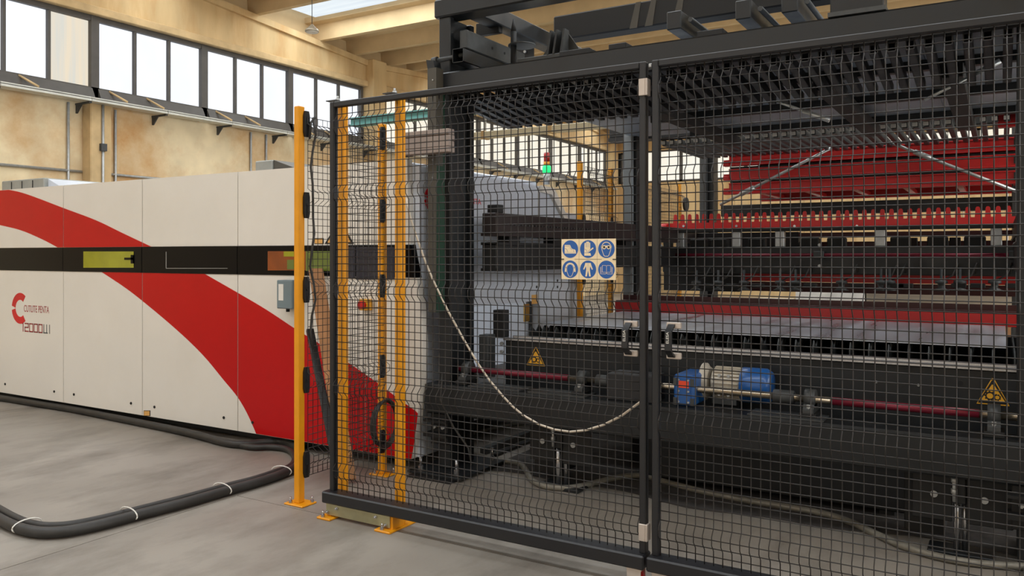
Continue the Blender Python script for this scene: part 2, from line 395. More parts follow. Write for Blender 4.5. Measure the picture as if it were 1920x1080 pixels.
# ------------------------------------------------------------------ hanging lamp, crane girder, high cable tray
lp = at(585, 60, Y=10.2)
lamp = thing('pendant_lamp', lp, 'round grey pendant lamp hanging below the roof light by the window wall', 'lamp')
MB().lathe([(.115, 0), (.12, .015), (.10, .05), (.05, .09), (.02, .13)], lp, n=20).build('lamp_housing', M_lampshade, lamp)
MB().lathe([(.10, -.012), (.105, .004)], lp, n=20).build('lamp_lens', M_paper, lamp)
MB().cyl(lp+Vector((0, 0, .12)), (lp.x, lp.y, zroof(lp.y)+.34), .006, 6).build('cord', M_castgrey, lamp)
cr = thing('crane_girder', (-3, 14, 4.42), 'teal painted crane girder crossing in front of the side windows', 'girder')
MB().box(WX+.35, XR-.2, 13.92, 14.08, 4.45, 4.57, .01).build('web', M_teal, cr)
MB().box(WX+.35, XR-.2, 13.86, 14.14, 4.57, 4.60).build('top_flange', M_teal, cr)
MB().box(WX+.35, XR-.2, 13.86, 14.14, 4.42, 4.45).build('bottom_flange', M_teal, cr)
tra = thing('cable_tray', (-3, 18, 4.56), 'cream cable tray hung across the hall behind the loader', 'cable tray')
for k in range(11):
    x = WX+.4+k*2.0
    MB().box(x+.01, x+1.99, 17.9, 18.15, 4.57, 4.74, .01).build('tray_length', M_cream, tra)
    MB().box(x+.9, x+1.0, 17.88, 18.17, 4.55, 4.76).build('tray_clip', M_lip, tra)
    MB().box(x+.93, x+.98, 18.0, 18.03, 4.74, zroof(18)+.34).build('hanger', M_galv, tra)

# ------------------------------------------------------------------ laser cutting machine
MY = 4.463; XE = -3.47
mc = thing('cutting_machine', (-6.5, 5.4, 0), 'long white enclosed cutting machine with red swoosh and black window strip', 'machine')
# the right end outline of the front face
endpx = [(763, 310), (766, 420), (770, 463), (782, 525), (790, 585), (792, 640), (791, 700), (785, 765), (776, 835), (771, 862)]
endx = [xz(a, b, MY) for a, b in endpx]
ZT, ZB, ZS1, ZS0 = 2.168, .085, 1.572, 1.343
def end_x(z):
    for (xa, za), (xb, zb) in zip(endx[:-1], endx[1:]):
        if zb <= z <= za: return xa+(xb-xa)*(za-z)/(za-zb)
    return endx[0][0] if z > endx[0][1] else endx[-1][0]
seams = [-10.6]+[fx(p, MY) for p in (119, 267, 446, 685)]
def clip(poly, x0, x1):
    for sgn, lim in ((1, x0), (-1, x1)):
        out = []
        for i in range(len(poly)):
            a, b = poly[i], poly[(i+1) % len(poly)]
            ia, ib = sgn*(a[0]-lim) >= 0, sgn*(b[0]-lim) >= 0
            if ia: out.append(a)
            if ia != ib:
                t = (lim-a[0])/(b[0]-a[0]); out.append((lim, a[1]+(b[1]-a[1])*t))
        poly = out
        if not poly: break
    return poly
def clipz(poly, z0, z1): return [(b, a) for a, b in clip([(b, a) for a, b in poly], z0, z1)]
def smooth_line(pts, n=5):
    P = [Vector((a, b, 0)) for a, b in pts]; out = []
    for i in range(len(P)-1):
        p0, p1, p2, p3 = P[max(i-1, 0)], P[i], P[i+1], P[min(i+2, len(P)-1)]
        for k in range(n):
            t = k/n
            q = .5*((2*p1)+(p2-p0)*t+(2*p0-5*p1+4*p2-p3)*t*t+(3*p1-p0-3*p2+p3)*t**3)
            out.append((q.x, q.y))
    return out+[(P[-1].x, P[-1].y)]
F_ = lambda pts: [xz(a, b, MY) for a, b in pts]
band_up_out = smooth_line(F_([(-40, 344), (13, 355), (50, 364), (119, 390), (180, 413), (230, 437), (285, 463)]))
band_up_in = smooth_line(F_([(-40, 413), (0, 422), (40, 432), (80, 449), (112, 466)]))
band_lo_out = smooth_line(F_([(376, 509), (446, 549), (500, 581), (553, 616), (600, 645), (653, 680), (708, 718), (760, 757), (800, 784)]))
band_lo_in = smooth_line(F_([(186, 507), (230, 536), (267, 564), (330, 617), (380, 665), (420, 713), (446, 745), (466, 780), (484, 822), (490, 840)]))
ends = [(end_x(z), z) for z in [ZB+.02*k for k in range(0, 105)] if z < ZT]
def red_poly(zlo, zhi, p):
    return clipz(p, zlo, zhi)
upper_red = clipz(band_up_out+band_up_in[::-1], ZS1, ZT-.004)
lower_red = clipz(band_lo_out+[(-3.2, band_lo_out[-1][1]), (-3.2, ZB-.05)]+band_lo_in[::-1], ZB+.003, ZS0)
def end_clip(poly, inset=0.0):
    """keep a face outline left of the bowed right end"""
    out = []
    for i in range(len(poly)):
        a, b = poly[i], poly[(i+1) % len(poly)]
        m = max(1, int(max(abs(b[1]-a[1]), abs(b[0]-a[0]))/.03))
        for k in range(m):
            t = k/m; x, z = a[0]+(b[0]-a[0])*t, a[1]+(b[1]-a[1])*t
            e = end_x(z)-inset
            out.append((min(x, e), z))
    q = []
    for p in out:
        if not q or abs(p[0]-q[-1][0])+abs(p[1]-q[-1][1]) > 1e-5: q.append(p)
    return q
for i in range(len(seams)):
    x0 = seams[i]+.004; last = i == len(seams)-1
    x1 = -3.2 if last else seams[i+1]-.004
    for nm, za, zb, m in (('upper_panel', ZS1, ZT, M_white), ('window_strip', ZS0, ZS1, M_strip), ('lower_panel', ZB, ZS0, M_white)):
        poly = [(x0, za+.001), (x1, za+.001), (x1, zb-.001), (x0, zb-.001)]
        if last: poly = end_clip(poly)
        pn = MB().prism(poly, MXZ, MY-(.006 if nm == 'window_strip' else 0), MY+.06).build(nm, m, mc)
        src = upper_red if nm == 'upper_panel' else lower_red if nm == 'lower_panel' else None
        if src:
            c = clip(src, x0, x1)
            if len(c) > 2 and last: c = end_clip(c, .0)
            if len(c) > 2: MB().prism(c, MXZ, MY-.0015, MY+.001).build('red_swoosh', M_red, pn, label='red curved stripe')
# body behind the front panels: roof, end wall with the table opening, back
MB().box(-10.6, XE-.06, MY+.07, 6.3, 2.06, 2.15, .01).build('machine_roof', M_bluewhite, mc)
MB().box(-10.6, XE-.3, 6.2, 6.3, .1, 2.1).build('back_panel', M_bluewhite, mc)
MB().box(-10.6, XE-.3, MY+.1, 6.2, .02, .14).build('base_frame', M_deep, mc)
endwall = [(MY+.06, .09), (MY+.06, 2.12), (6.47, 2.10), (6.74, 1.84), (7.13, .92), (7.16, .09), (6.22, .09), (6.22, 1.10), (4.88, 1.10), (4.88, .09)]
MB().prism(endwall[:1]+endwall[1:5][::1]+endwall[5:], MYZ, XE-.06, XE).build('end_panel', M_bluewhite, mc, label='pale blue end panel with table opening')
MB().prism([(6.215, .1), (6.215, 2.09), (6.23, 2.09), (6.23, .1)], MYZ, XE-.001, XE+.002).build('panel_seam', M_line, mc)
MB().prism([(6.24, 2.11), (6.47, 2.10), (6.74, 1.84), (7.13, .92), (7.16, .12), (7.10, .12), (7.06, .92), (6.68, 1.82), (6.42, 2.04), (6.24, 2.05)], MYZ, XE+.001, XE+.03).build('end_trim', M_white, mc)
MB().box(XE-1.2, XE-.07, 6.3, 7.1, .1, 1.9).build('rear_housing', M_bluewhite, mc)
box('bed_back', M_white, mc, XE-2.2, XE-2.1, 4.6, 6.15, .3, 1.95)
box('bed_floor', M_bluewhite, mc, XE-2.1, XE-.07, 4.6, 6.15, .2, .6)
area('machine_fill_light', (XE-1.0, 5.4, 1.93), (1.6, 1.2), (0, 0, 0), 9, (1, .97, .92))  # added fill light, brightens the table opening; no fitting modelled
box('bed_side', M_bluewhite, mc, XE-2.1, XE-.07, 6.13, 6.17, .3, 1.95)
MB().box(XE-.012, XE+.006, 5.98, 6.06, .93, 1.08, .004).build('brass_guide', M_brass, mc)
# windows and marks on the black strip
W = lambda n_, px0, py0, px1, py1, m, d=.009, **k: MB().prism([xz(px0, py1, MY), xz(px1, py1, MY), xz(px1, py0, MY), xz(px0, py0, MY)], MXZ, MY-d, MY-.0055).build(n_, m, mc, **k)
W('viewing_window', 158, 471.5, 252, 502, M_winyellow, label='yellow-green viewing window')
W('window_handle', 236, 483, 252, 487, M_strip, .016); W('window_handle', 248, 478, 252, 494, M_strip, .016)
W('viewing_window', 503.5, 471, 575, 507, M_winorange, label='orange viewing window')
W('sight_disc', 534, 471.5, 553, 481, M_winyellow, .012)
W('sight_block', 540.5, 487, 553, 505, M_wingreen, .012)
W('viewing_window', 575, 471, 621, 508, M_wingreen, label='olive green viewing window')
W('viewing_window', 652, 463, 667, 522, M_winblue, label='narrow navy window pane'); W('viewing_window', 669, 463, 741, 524, M_winblue, label='wide navy window pane')
W('panel_edge_line', 312.5, 472, 313.5, 503, M_line); W('panel_edge_line', 312.5, 502.6, 428, 503.6, M_line)
for bx, by in ((10, 720), (102, 734), (139, 739.5), (246, 756), (290, 763), (420, 783), (474, 792)):
    x, z = xz(bx, by, MY); MB().cyl((x, MY-.006, z), (x, MY+.01, z), .012, 8).build('screw', M_deep, mc)
def flat_sticker(poly_px, m, d): return MB().prism(F_(poly_px), MXZ, MY-d, MY).build('sticker', m, mc)
flat_sticker([(270, 780), (282, 780), (282, 769.5), (270, 769.5)], M_blackprint, .003)
flat_sticker([(270.9, 779), (281.1, 779), (281.1, 770.5), (270.9, 770.5)], M_sticker, .0045)
flat_sticker([(590, 457.5), (607, 457.5), (607, 446.5), (590, 446.5)], M_blackprint, .003)
flat_sticker([(591, 456.3), (606, 456.3), (606, 447.7), (591, 447.7)], M_sticker, .0045)
flat_sticker([(609, 457.5), (664, 457.5), (637, 411)], M_blackprint, .003)
flat_sticker([(614, 455.3), (659, 455.3), (637, 417)], M_sticker, .0045)
x, z = xz(690, 571, MY)
e = MB().box(x-.045, x+.045, MY-.05, MY, z-.04, z+.04, .006).build('emergency_stop', M_warn, mc, label='red emergency stop on a yellow box')
MB().cyl((x, MY-.085, z), (x, MY-.045, z), .028, 14).build('stop_button', M_redplastic, e)
# control box beside the post
cb = thing('control_box', (xz(545, 577, MY)[0], MY-.05, xz(545, 577, MY)[1]), 'small blue-grey control box with red knob on the white machine beside the yellow post', 'control box')
a, b = xz(537, 577, MY), xz(566, 525, MY)
MB().box(a[0], b[0], MY-.10, MY, a[1], b[1], .006).build('housing', M_bluegrey, cb)
c0, c1 = xz(541, 562, MY), xz(550, 532, MY); box('paper_label', M_paper, cb, c0[0], c1[0], MY-.102, MY-.099, c0[1], c1[1])
k = xz(536, 536, MY); MB().cyl((k[0]-.02, MY-.05, k[1]), (k[0]+.02, MY-.05, k[1]), .022, 10).build('knob', M_redplastic, cb)
k = xz(536, 551, MY); MB().cyl((k[0]-.02, MY-.05, k[1]), (k[0]+.02, MY-.05, k[1]), .012, 8).build('cable_gland', M_deep, cb)
k = xz(549, 579, MY); MB().cyl((k[0], MY-.05, k[1]-.02), (k[0], MY-.05, k[1]+.03), .014, 8).build('cable_gland', M_deep, cb)

def lettering(name, s, m, parent, M, width, height, spacing=1.0):
    cu = bpy.data.curves.new(name, 'FONT'); cu.body = s; cu.extrude = .02; cu.space_character = spacing
    o = bpy.data.objects.new(name+'_tmp', cu); COL.objects.link(o)
    dg = bpy.context.evaluated_depsgraph_get(); me = bpy.data.meshes.new_from_object(o.evaluated_get(dg))
    bpy.data.objects.remove(o)
    xs_ = [v.co.x for v in me.vertices]; ys_ = [v.co.y for v in me.vertices]
    x0, x1, y0, y1 = min(xs_), max(xs_), min(ys_), max(ys_)
    mb = MB()
    vs = [M @ Vector(((v.co.x-x0)/(x1-x0)*width, (v.co.y-y0)/(y1-y0)*height, .001 if v.co.z > 0 else 0)) for v in me.vertices]
    mb.add(vs, [list(p.vertices) for p in me.polygons])
    return mb.build(name, m, parent)
def frontM(x, y, z): return Matrix(((1, 0, 0, x), (0, 0, -1, y), (0, 1, 0, z), (0, 0, 0, 1)))
def sideM(x, y, z): return Matrix(((0, 0, 1, x), (1, 0, 0, y), (0, 1, 0, z), (0, 0, 0, 1)))
def logo(parent, mapf, ca, cb_, r, d0, d1):
    for a0, a1 in ((52, 172), (188, 308)):
        o = [(ca+r*cos(radians(a0+(a1-a0)*k/16)), cb_+r*sin(radians(a0+(a1-a0)*k/16))) for k in range(17)]
        tip = 6 if a0 < 100 else -6
        b0, b1 = (a0, a1+tip) if a0 < 100 else (a0+tip, a1)
        i_ = [(ca+.55*r*cos(radians(b0+(b1-b0)*k/16)), cb_+.55*r*sin(radians(b0+(b1-b0)*k/16))) for k in range(17)]
        MB().prism(o+i_[::-1], mapf, d0, d1).build('logo_arc', M_print_red, parent)
lx0, lz0 = xz(45, 584.5, MY); lx1, lz1 = xz(92, 574.5, MY)
lc = xz(36, 578, MY); rr = (xz(36, 549, MY)[1]-xz(36, 607, MY)[1])/2
logo(mc, MXZ, lc[0]+.02, lc[1], rr, MY-.0015, MY)
lettering('maker_lettering', 'CUTLITE PENTA', M_text_red, mc, frontM(lx0, MY, lz0), lx1-lx0, lz1-lz0)
tx0, tz0 = xz(37.5, 620, MY); tx1, tz1 = xz(80.5, 609, MY); tx2 = fx(92.5, MY)
def strokes(parent, chars, x0, x1, z0, z1, m):
    n_ = len(chars); cw = (x1-x0)/n_; th = .012
    P = {'1': [((.35, 1), (.75, 1)), ((.75, 1), (.75, 0))], '2': [((.08, 1), (.92, 1)), ((.92, 1), (.92, .5)), ((.92, .5), (.08, .5)), ((.08, .5), (.08, 0)), ((.08, 0), (.92, 0))],
         '0': [((.08, 1), (.92, 1)), ((.92, 1), (.92, 0)), ((.92, 0), (.08, 0)), ((.08, 0), (.08, 1))],
         'W': [((.05, 1), (.05, 0)), ((.05, 0), (.62, 0)), ((.5, 1), (.5, 0)), ((.95, 1), (.95, 0))]}
    mb = MB()
    for i, ch in enumerate(chars):
        for (a, b), (c, d) in P[ch]:
            xa, xb = x0+(i+min(a, c)*.88+.04)*cw, x0+(i+max(a, c)*.88+.04)*cw; za, zb = z0+min(b, d)*(z1-z0), z0+max(b, d)*(z1-z0)
            mb.box(xa-th/2, xb+th/2, MY-.001, MY, za-th/2, zb+th/2)
    return mb.build('power_lettering', m, parent)
strokes(mc, '12000', tx0, tx1, tz0, tz1, M_text_red); strokes(mc, 'W', tx1+.005, tx2+.02, tz0, tz1, M_text_grey)
# maker's mark on the end panel
ya, za = yz(902, 384, XE); yb, zb = yz(886, 372, XE)
lw = (ya-yb)*13/3.1
lettering('maker_lettering', 'CUTLITE PENTA', M_print_red, mc, sideM(XE, ya-lw, za), lw, zb-za)
ly, lz = yz(809, 373, XE); logo(mc, MYZ, ly, lz, .085, XE, XE+.0015)
y_, z_ = yz(1002, 559, XE); box('sticker', M_sticker, mc, XE, XE+.002, y_-.05, y_+.05, z_-.05, z_+.03)
for sx, sy in ((1006, 538), (1045, 526), (1045, 538)):
    y_, z_ = yz(sx, sy, XE); MB().cyl((XE-.01, y_, z_), (XE+.004, y_, z_), .012, 8).build('screw', M_deep, mc)
# cabinets standing on the machine roof
ch = thing('chiller_cabinet', (-9.2, 5.6, 2.15), 'grey cabinet with blue-white film standing on the machine roof at far left', 'cabinet')
p0, p1 = at(3, 357, Y=5.2), at(82, 333, Y=5.2)
MB().box(p0.x, p1.x, 5.2, 6.1, 2.151, p1.z, .01).build('housing', M_greypanel, ch)
for k in range(1, 4): box('panel_joint', M_deep, ch, p0.x+(p1.x-p0.x)*k/4-.004, p0.x+(p1.x-p0.x)*k/4+.004, 5.194, 5.2, 2.17, p1.z-.02)
p2 = at(165, 345, Y=5.6)
MB().prism([(p1.x, 2.151), (p2.x+.35, 2.151), (p1.x, p1.z-.01)], MXZ, 5.25, 6.05).build('film_wrap', M_bluewhite, ch)
hd = thing('extractor_hood', (-6.6, 5.6, 2.15), 'small grey sloped extractor hood on the machine roof beside the yellow post', 'hood')
p0, p1 = at(478, 316, Y=5.6), at(503, 300, Y=5.6)
MB().box(p0.x, p1.x+.05, 5.6, 6.1, 2.151, p1.z, .01).build('housing', M_greypanel, hd)
p2 = at(548, 312, Y=5.6)
MB().prism([(p1.x+.05, 2.151), (p2.x+.05, 2.151), (p2.x, p1.z-.09), (p1.x+.05, p1.z)], MXZ, 5.62, 6.08).build('sloped_cowl', M_olive, hd)
# signal tower
sp = at(1025, 346, X=-3.6)
sg = thing('signal_tower', (sp.x, sp.y, 2.15), 'red amber and green stacked signal light on the machine end', 'signal light')
r_ = .036; s0 = sp.z-.02
MB().lathe([(r_*.9, 0), (r_*.9, s0-2.15+.13)], (sp.x, sp.y, 2.152), n=14).build('base', M_galv, sg)
MB().lathe([(r_, 0), (r_*1.1, .02), (r_*1.1, .045), (r_, .065)], (sp.x, sp.y, s0+.128), n=14).build('green_lens', M_greenlight, sg)
MB().lathe([(r_*.8, 0), (r_*.8, .035)], (sp.x, sp.y, s0+.195), n=14).build('amber_lens', M_amberlens, sg)
MB().lathe([(r_*.75, 0), (r_*.75, .08), (.01, .085)], (sp.x, sp.y, s0+.232), n=14).build('red_lens', M_redlens, sg)

# ------------------------------------------------------------------ wire mesh panels
def profile(z, folds, depth):
    for zt in folds:
        zb = zt-.1
        if z <= zt and z >= zb:
            if z > zt-.031: return depth*(zt-z)/.031
            if z < zb+.031: return depth*(z-zb)/.031
            return depth
    return 0.0
def wire_mesh(parent, axis, a0, a1, c, z0, z1, folds, depth, m=M_wire, pitch=.0407, r=.0024, n=5, name='wire_mesh'):
    mb = MB(); P = (lambda a, d, z: (a, c+d, z)) if axis == 'x' else (lambda a, d, z: (c+d, a, z))
    zs_ = [z0]
    for zt in sorted(folds):
        zs_ += [zt-.1, zt-.069, zt-.031, zt]
    zs_ = [z for z in zs_ if z0 <= z <= z1]+[z1]
    k = int(round((a1-a0)/pitch))
    for i in range(k+1):
        a = a0+(a1-a0)*i/k
        mb.tube([P(a, profile(z, folds, depth), z) for z in zs_], r, n)
    j = int(round((z1-z0)/pitch))
    for i in range(j+1):
        z = z0+(z1-z0)*i/j; d = profile(z, folds, depth)
        mb.tube([P(a0, d-.001, z), P(a1, d-.001, z)], r, n)
    return mb.build(name, m, parent, kind='stuff')
FOLDS = [2.293, 1.902, 1.349, .792, .313]
def gate_leaf(name, x0, x1, label, hx, hz0, hz1, grp):
    GY0, GY1 = 3.457, 3.497; zt0, zt1 = .147, 2.376; wd = .031
    t = thing(name, ((x0+x1)/2, 3.48, 0), label, 'gate', grp)
    MB().box(x0, x0+wd, GY0, GY1, zt0, zt1, .004).build('stile', M_gate, t)
    MB().box(x1-wd, x1, GY0, GY1, zt0, zt1, .004).build('stile', M_gate, t)
    MB().box(x0+wd, x1-wd, GY0, GY1, zt1-wd, zt1, .004).build('top_rail', M_gate, t)
    MB().box(x0-(.028 if x0 < -2 else .014), x1+(.004 if x0 < -2 else .012), 3.42, 3.515, .084, .149, .007).build('bottom_rail', M_gate, t)
    wire_mesh(t, 'x', x0+wd+.004, x1-wd-.004, 3.478, zt0, zt1-wd, FOLDS, -.028)
    # bow handle with zinc clamps
    h = MB().box(hx-.016, hx+.016, 3.395, 3.412, hz0+.025, hz1-.022, .004)
    for sgn, zz in ((1, hz1), (-1, hz0)):
        pts = [(3.395, zz-sgn*.03), (3.412, zz-sgn*.024), (3.448, zz-sgn*.004), (3.448, zz+sgn*.006), (3.44, zz+sgn*.006)]
        h.prism(pts, MYZ, hx-.015, hx+.015)
    hd_ = h.build('handle', M_gate, t)
    lettering('handle_lettering', 'ELESA', M_paper, hd_, Matrix(((0, -1, 0, hx+.005), (0, 0, -1, 3.3945), (1, 0, 0, hz0+.06), (0, 0, 0, 1))), .05, .012)
    for zz in (hz0, hz1):
        MB().box(hx-.026, hx+.04, 3.448, 3.468, zz-.014, zz+.014, .003).build('handle_clamp', M_cap, t)
        MB().cyl((hx, 3.44, zz), (hx, 3.45, zz), .005, 8).build('screw', M_steel, t)
    return t
gl = gate_leaf('sliding_gate', -3.30, -1.374, 'black mesh sliding gate leaf carrying the blue pictogram sign, next to the yellow posts', at(1173, 634, Y=3.41).x, at(1173, 662, Y=3.45).z, at(1173, 607, Y=3.45).z, 'sliding mesh gates')
gr = gate_leaf('sliding_gate', -1.345, .70, 'black mesh sliding gate leaf in front of the blue gear motor', at(1254, 634, Y=3.41).x, at(1254, 667, Y=3.45).z, at(1254, 610, Y=3.45).z, 'sliding mesh gates')
for zt in (2.297, .284):
    pl = MB().box(-1.404, -1.372, 3.447, 3.4565, zt-.077, zt, .002).box(-1.3725, -1.362, 3.447, 3.49, zt-.077, zt, .002)
    pl.build('latch_plate', M_cap, gl, label='pale bent latch plate')
MB().box(-1.366, -1.349, 3.47, 3.49, 2.348, 2.366, .003).build('top_stop', M_galv, gl)
def caster(parent, x):
    y = 3.46
    b = MB().box(x-.036, x+.036, y-.03, y+.03, .074, .084, .002).box(x-.034, x+.034, y-.03, y-.026, .035, .076, .001).box(x-.034, x+.034, y+.026, y+.03, .035, .076, .001).build('caster_bracket', M_cap, parent)
    MB().cyl((x, y-.018, .0365), (x, y+.018, .0365), .036, 18).build('caster_wheel', M_redplastic, b, label='red caster wheel')
caster(gl, -1.42); caster(gr, -1.30)
for gx in (.6,): caster(gr, gx)
# the sign
SX0, SX1, SZ0, SZ1, SY = -1.792, -1.512, 1.385, 1.575, 3.444
sg2 = thing('safety_sign', (-1.652, SY, SZ0), 'cream board with six blue mandatory pictograms tied to the mesh gate', 'sign')
MB().box(SX0, SX1, SY-.004, SY, SZ0, SZ1).build('board', M_signboard, sg2)
cw, chh = (SX1-SX0)/3, (SZ1-SZ0)/2
for i in (1, 2): box('fold_line', M_ply, sg2, SX0+cw*i-.0006, SX0+cw*i+.0006, SY-.0045, SY-.004, SZ0, SZ1)
box('slot_line', M_blackprint, sg2, SX0+.07, SX1-.07, SY-.0046, SY-.004, SZ0+chh-.0008, SZ0+chh+.0008)
for x in (SX0+.006, SX1-.006): MB().box(x-.008, x+.008, SY-.008, SY+.03, SZ0+chh-.002, SZ0+chh+.002).build('cable_tie', M_deep, sg2)
R0 = cw*.445
def picto(ix, iz, shapes):
    cx, cz = SX0+cw*(ix+.5), SZ0+chh*(iz+.5)
    d = MB().cyl((cx, SY-.0048, cz), (cx, SY-.004, cz), R0, 32, smooth=False).build('pictogram', M_signblue, sg2)
    # photo crop units: disc radius 175 horizontally
    for pts, m, lay in shapes:
        q = [(cx+a*R0, cz+b*R0) for a, b in pts]
        MB().prism(q, MXZ, SY-.0050-lay*.0003, SY-.0046-lay*.0001).build('symbol', m, d)
def ring(ro, ri, a0, a1, cx=0, cy=0, n_=14, sy=1.0):
    o = [(cx+ro*cos(radians(a0+(a1-a0)*k/n_)), cy+sy*ro*sin(radians(a0+(a1-a0)*k/n_))) for k in range(n_+1)]
    i_ = [(cx+ri*cos(radians(a0+(a1-a0)*k/n_)), cy+sy*ri*sin(radians(a0+(a1-a0)*k/n_))) for k in range(n_+1)]
    return o+i_[::-1]
def band(pts, w_):
    out, inn = [], []
    for i, p in enumerate(pts):
        a, b = Vector((*pts[max(i-1, 0)], 0)), Vector((*pts[min(i+1, len(pts)-1)], 0)); d = (b-a).normalized(); nn = Vector((-d.y, d.x, 0))*w_/2
        out.append((p[0]+nn.x, p[1]+nn.y)); inn.append((p[0]-nn.x, p[1]-nn.y))
    return out+inn[::-1]
C_, B_ = M_signboard, M_signblue
picto(0, 1, [([(-.7, -.5), (.76, -.5), (.76, -.38), (-.7, -.38)], C_, 0), ([(-.7, -.36), (.72, -.36), (.72, -.2), (.6, -.04), (.34, .0), (.16, .1), (.02, .42), (-.02, .48), (-.7, .48)], C_, 0),
             (band([(-.7, .36), (-.02, .36)], .03), B_, 1), (band([(-.68, .1), (-.45, .0), (-.34, -.2), (-.32, -.34)], .03), B_, 1), (band([(-.04, .2), (.1, .02), (.3, -.12)], .03), B_, 1), (band([(.46, -.04), (.44, -.34)], .03), B_, 1)])
picto(1, 1, [([(-.46, -.75), (.38, -.75), (.3, -.44), (-.46, -.44)], C_, 0), ([(-.46, -.4), (.02, -.4), (.68, .06), (.66, .14), (.58, .18), (.28, -.06), (.28, .68), (.22, .74), (.14, .7), (.1, .84), (.04, .86), (-.04, .8), (-.12, .86), (-.22, .8), (-.26, .66), (-.36, .7), (-.44, .64)], C_, 0),
             (band([(-.1, .2), (-.1, .74)], .025), B_, 1), (band([(.1, .2), (.1, .7)], .025), B_, 1), (band([(-.26, .2), (-.26, .64)], .025), B_, 1), (band([(-.44, .0), (-.2, -.1), (-.08, -.38)], .03), B_, 1), (band([(.0, -.38), (.1, -.2), (.28, -.06)], .03), B_, 1)])
face = [(-.56, .12), (-.5, -.2), (-.3, -.7), (-.2, -.8), (.2, -.8), (.3, -.7), (.5, -.2), (.56, .12)]
picto(2, 1, [(band(face, .06), C_, 0), (ring(.58, .5, 0, 180, 0, .22), C_, 0), ([(-.62, .1), (.62, .1), (.62, .38), (-.62, .38)], C_, 0), (ring(.23, .0, 0, 360, -.26, .2), C_, 1), (ring(.23, .0, 0, 360, .28, .2), C_, 1),
             (ring(.13, .0, 0, 360, -.26, .2), M_blackprint, 2), (ring(.13, .0, 0, 360, .28, .2), M_blackprint, 2), ([(-.05, .1), (.06, .1), (.02, .22), (-.01, .22)], B_, 2)])
picto(0, 0, [(ring(.62, .48, 0, 180, 0, .12), C_, 0), ([(-.7, -.3), (-.5, -.3), (-.46, .2), (-.66, .2)], C_, 0), ([(.5, -.3), (.7, -.3), (.66, .2), (.46, .2)], C_, 0),
             (ring(.44, .4, 0, 180, 0, .1, sy=1.1), C_, 0), (band([(-.44, .1), (-.4, -.3), (-.2, -.78), (0, -.84), (.2, -.78), (.4, -.3), (.44, .1)], .05), C_, 0)])
picto(1, 0, [([(-.34, .72), (.34, .72), (.4, .5), (.6, .0), (.48, -.04), (.26, .36), (.22, .0), (.34, -.8), (.14, -.8), (0, -.1), (-.14, -.8), (-.34, -.8), (-.22, .0), (-.26, .36), (-.48, -.04), (-.6, .0), (-.4, .5)], C_, 0), (band([(0, .66), (0, -.1)], .02), B_, 1)])
bk = [(band([(-.48, .44), (-.48, -.3)], .035), C_, 0), (band([(.52, .44), (.52, -.3)], .035), C_, 0), (band([(.02, .4), (.02, -.36)], .035), C_, 0), (band([(-.48, .46), (-.1, .46), (.02, .4), (.14, .46), (.52, .46)], .035), C_, 0), (band([(-.48, -.3), (-.1, -.3), (.02, -.38), (.14, -.3), (.52, -.3)], .035), C_, 0),
      (band([(-.72, .26), (-.72, -.48), (-.1, -.48), (.02, -.42), (.14, -.48), (.74, -.48), (.74, .26)], .04), C_, 0), (band([(-.6, .34), (-.6, -.4)], .03), C_, 0), (band([(.64, .34), (.64, -.4)], .03), C_, 0)]
picto(2, 0, bk)

# ------------------------------------------------------------------ yellow posts
def bolt(parent, x, y, z, r=.011, h=.035):
    b = MB().cyl((x, y, z), (x, y, z+.014), r, 6, smooth=False); b.cyl((x, y, z+.014), (x, y, z+h), r*.5, 8)
    return b.build('anchor_bolt', M_steel, parent)
gf = thing('gate_guide_frame', (-3.07, 3.54, 0), 'pair of tall yellow posts joined by a zinc plate that guide the mesh gate', 'post frame')
for xa, xb in ((-3.315, -3.272), (-2.89, -2.847)):
    MB().box(xa, xb, 3.54, 3.587, .01, 2.385, .004).build('post', M_yellow, gf)
MB().box(-3.335, -3.235, 3.39, 3.66, 0, .012, .003).build('base_plate', M_yellow, gf)
MB().box(-2.915, -2.805, 3.395, 3.67, 0, .012, .003).build('base_plate', M_yellow, gf)
MB().box(-3.30, -2.835, 3.432, 3.438, .020, .083).build('joining_plate', M_zinc, gf)
for gx in (-2.85, -3.30): MB().box(gx, gx+.03, 3.44, 3.54, .012, .08).build('gusset', M_yellow, gf)
for x, z in ((-3.215, .066), (-2.93, .066), (-3.285, .038), (-2.86, .034)):
    MB().cyl((x, 3.424, z), (x, 3.434, z), .009, 6, smooth=False).cyl((x, 3.414, z), (x, 3.426, z), .005, 8).build('hex_bolt', M_steel, gf)
for x, y in ((-3.30, 3.405), (-2.87, 3.41), (-2.83, 3.64)): bolt(gf, x, y, .012)
for x in (-3.29, -2.868):
    b = MB().box(x-.05, x+.02, 3.47, 3.55, 2.386, 2.391).build('roller_plate', M_castgrey, gf)
    MB().cyl((x, 3.515, 2.391), (x, 3.515, 2.405), .013, 8).cyl((x, 3.515, 2.4), (x, 3.515, 2.42), .007, 8).build('guide_roller', M_galv, b)

